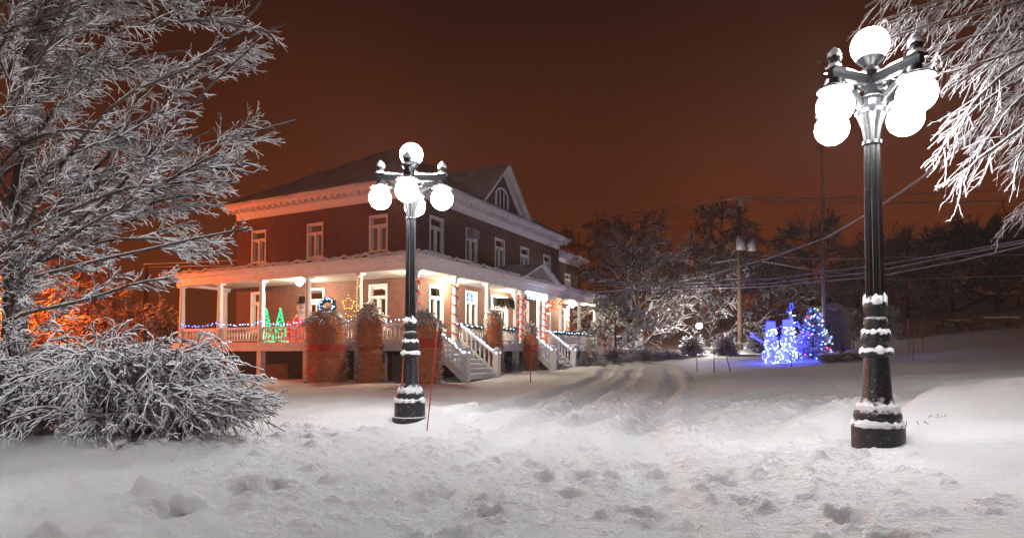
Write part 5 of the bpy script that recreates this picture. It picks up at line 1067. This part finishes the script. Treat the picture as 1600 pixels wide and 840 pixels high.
# dead stalks in the snow
for k, (px, py, D_, lb) in enumerate(((1428, 662, 6.9, 'dry weed stalks poking up beside the tall lamp plinth'), (1460, 652, 7.3, 'pair of dry weed stalks on the open snow past the plinth'), (618, 640, 9.7, 'dry weed stalks at the foot of the street lamp by the house'))):
    c = at(px, py, D_); c.z = gz(c.x, c.y); m_ = MB(); rng = np.random.default_rng(k)
    for j in range(6): q = c + Vector((rng.uniform(-.15, .15), rng.uniform(-.1, .1), -.03)); m_.tube([q, q + Vector((rng.uniform(-.02, .02), 0, .05)), q + Vector((rng.uniform(-.04, .04), 0, rng.uniform(.06, .1)))], .003, 4)
    tag(m_.build('weed_stalks', M['dark']), lb, 'weeds', 'dry weeds in the snow')

# ------------------------------------------------------------------ assumed sodium street lights
def sodium(x, y, h, lb, r=.16):
    z0 = gz(x, y); t = thing('assumed_sodium_light', lb, 'assumed street light', (x, y, z0)); m_ = MB(); m_.lathe([(-.2, .12), (h, .07)], (x, y, z0), 10); m_.tube([(x, y, z0 + h - .1), (x + .4, y - .3, z0 + h + .25), (x + 1.0, y - .8, z0 + h + .3)], .04, 6); m_.build('pole', M['galv'], t, smooth=True)
    m_ = MB(); m_.sphere((x + 1.1, y - .9, z0 + h + .3), .25, 12, 8, 0, (1.4, 1, .4)); m_.build('hood', M['galv'], t, smooth=True); m_ = MB(); m_.sphere((x + 1.1, y - .9, z0 + h + .12), r, 12, 8, 0, (1, 1, .8)); m_.build('lamp', M['sodium'], t, smooth=True)
sodium(-30.5, 33.0, 5.0, 'assumed sodium street light beyond the orange lit shrubs')  # assumed light, added for the orange on shrubs and house end
sodium(-7.0, 62, 7.0, 'assumed sodium street light hidden behind the house to tint the trees', .085)  # assumed light hidden by the house, added to tint the trees orange

# ------------------------------------------------------------------ air
HZ = 0.0009
hz = MB(); hz.box((-156, -14, -3.5), (156, 156, 26)); ho = hz.build('haze', None or M['snow'], origin=(0, 0, 0)); ho.data.materials.clear()
m = bpy.data.materials.new('pale_haze'); m.use_nodes = True; N = m.node_tree.nodes; L = m.node_tree.links; N.clear()
o = N.new('ShaderNodeOutputMaterial'); v = N.new('ShaderNodeVolumePrincipled'); v.inputs['Color'].default_value = (.95, .87, .81, 1); v.inputs['Density'].default_value = HZ; v.inputs['Anisotropy'].default_value = 0.0
L.new(v.outputs[0], o.inputs['Volume']); ho.data.materials.append(m); tag(ho, 'thin icy night haze over the yard', 'haze', kind='stuff')
# ------------------------------------------------------------------ night sky
w = bpy.data.worlds.new('World'); S.world = w; w.use_nodes = True; N = w.node_tree.nodes; L = w.node_tree.links; bg = N['Background']
tc = N.new('ShaderNodeTexCoord'); sx = N.new('ShaderNodeSeparateXYZ'); L.new(tc.outputs['Generated'], sx.inputs[0])
r = N.new('ShaderNodeValToRGB'); L.new(sx.outputs['Z'], r.inputs['Fac']); e = r.color_ramp.elements
e[0].position = 0.0; e[0].color = (.098, .0205, .0046, 1); e[1].position = .55; e[1].color = (.011, .003, .0021, 1); q = e.new(.22); q.color = (.07, .0152, .0036, 1)
nz = N.new('ShaderNodeTexNoise'); nz.inputs['Scale'].default_value = 2.2; L.new(tc.outputs['Generated'], nz.inputs['Vector']); mr = N.new('ShaderNodeMapRange'); nz.inputs['Detail'].default_value = 5; mr.inputs['From Min'].default_value = .25; mr.inputs['From Max'].default_value = .75; mr.inputs['To Min'].default_value = .68; mr.inputs['To Max'].default_value = 1.3; L.new(nz.outputs['Fac'], mr.inputs['Value'])
mx = N.new('ShaderNodeMix'); mx.data_type = 'RGBA'; mx.blend_type = 'MULTIPLY'; mx.inputs['Factor'].default_value = 1; L.new(r.outputs['Color'], mx.inputs['A']); L.new(mr.outputs['Result'], mx.inputs['B'])
L.new(mx.outputs['Result'], bg.inputs['Color']); bg.inputs['Strength'].default_value = .78
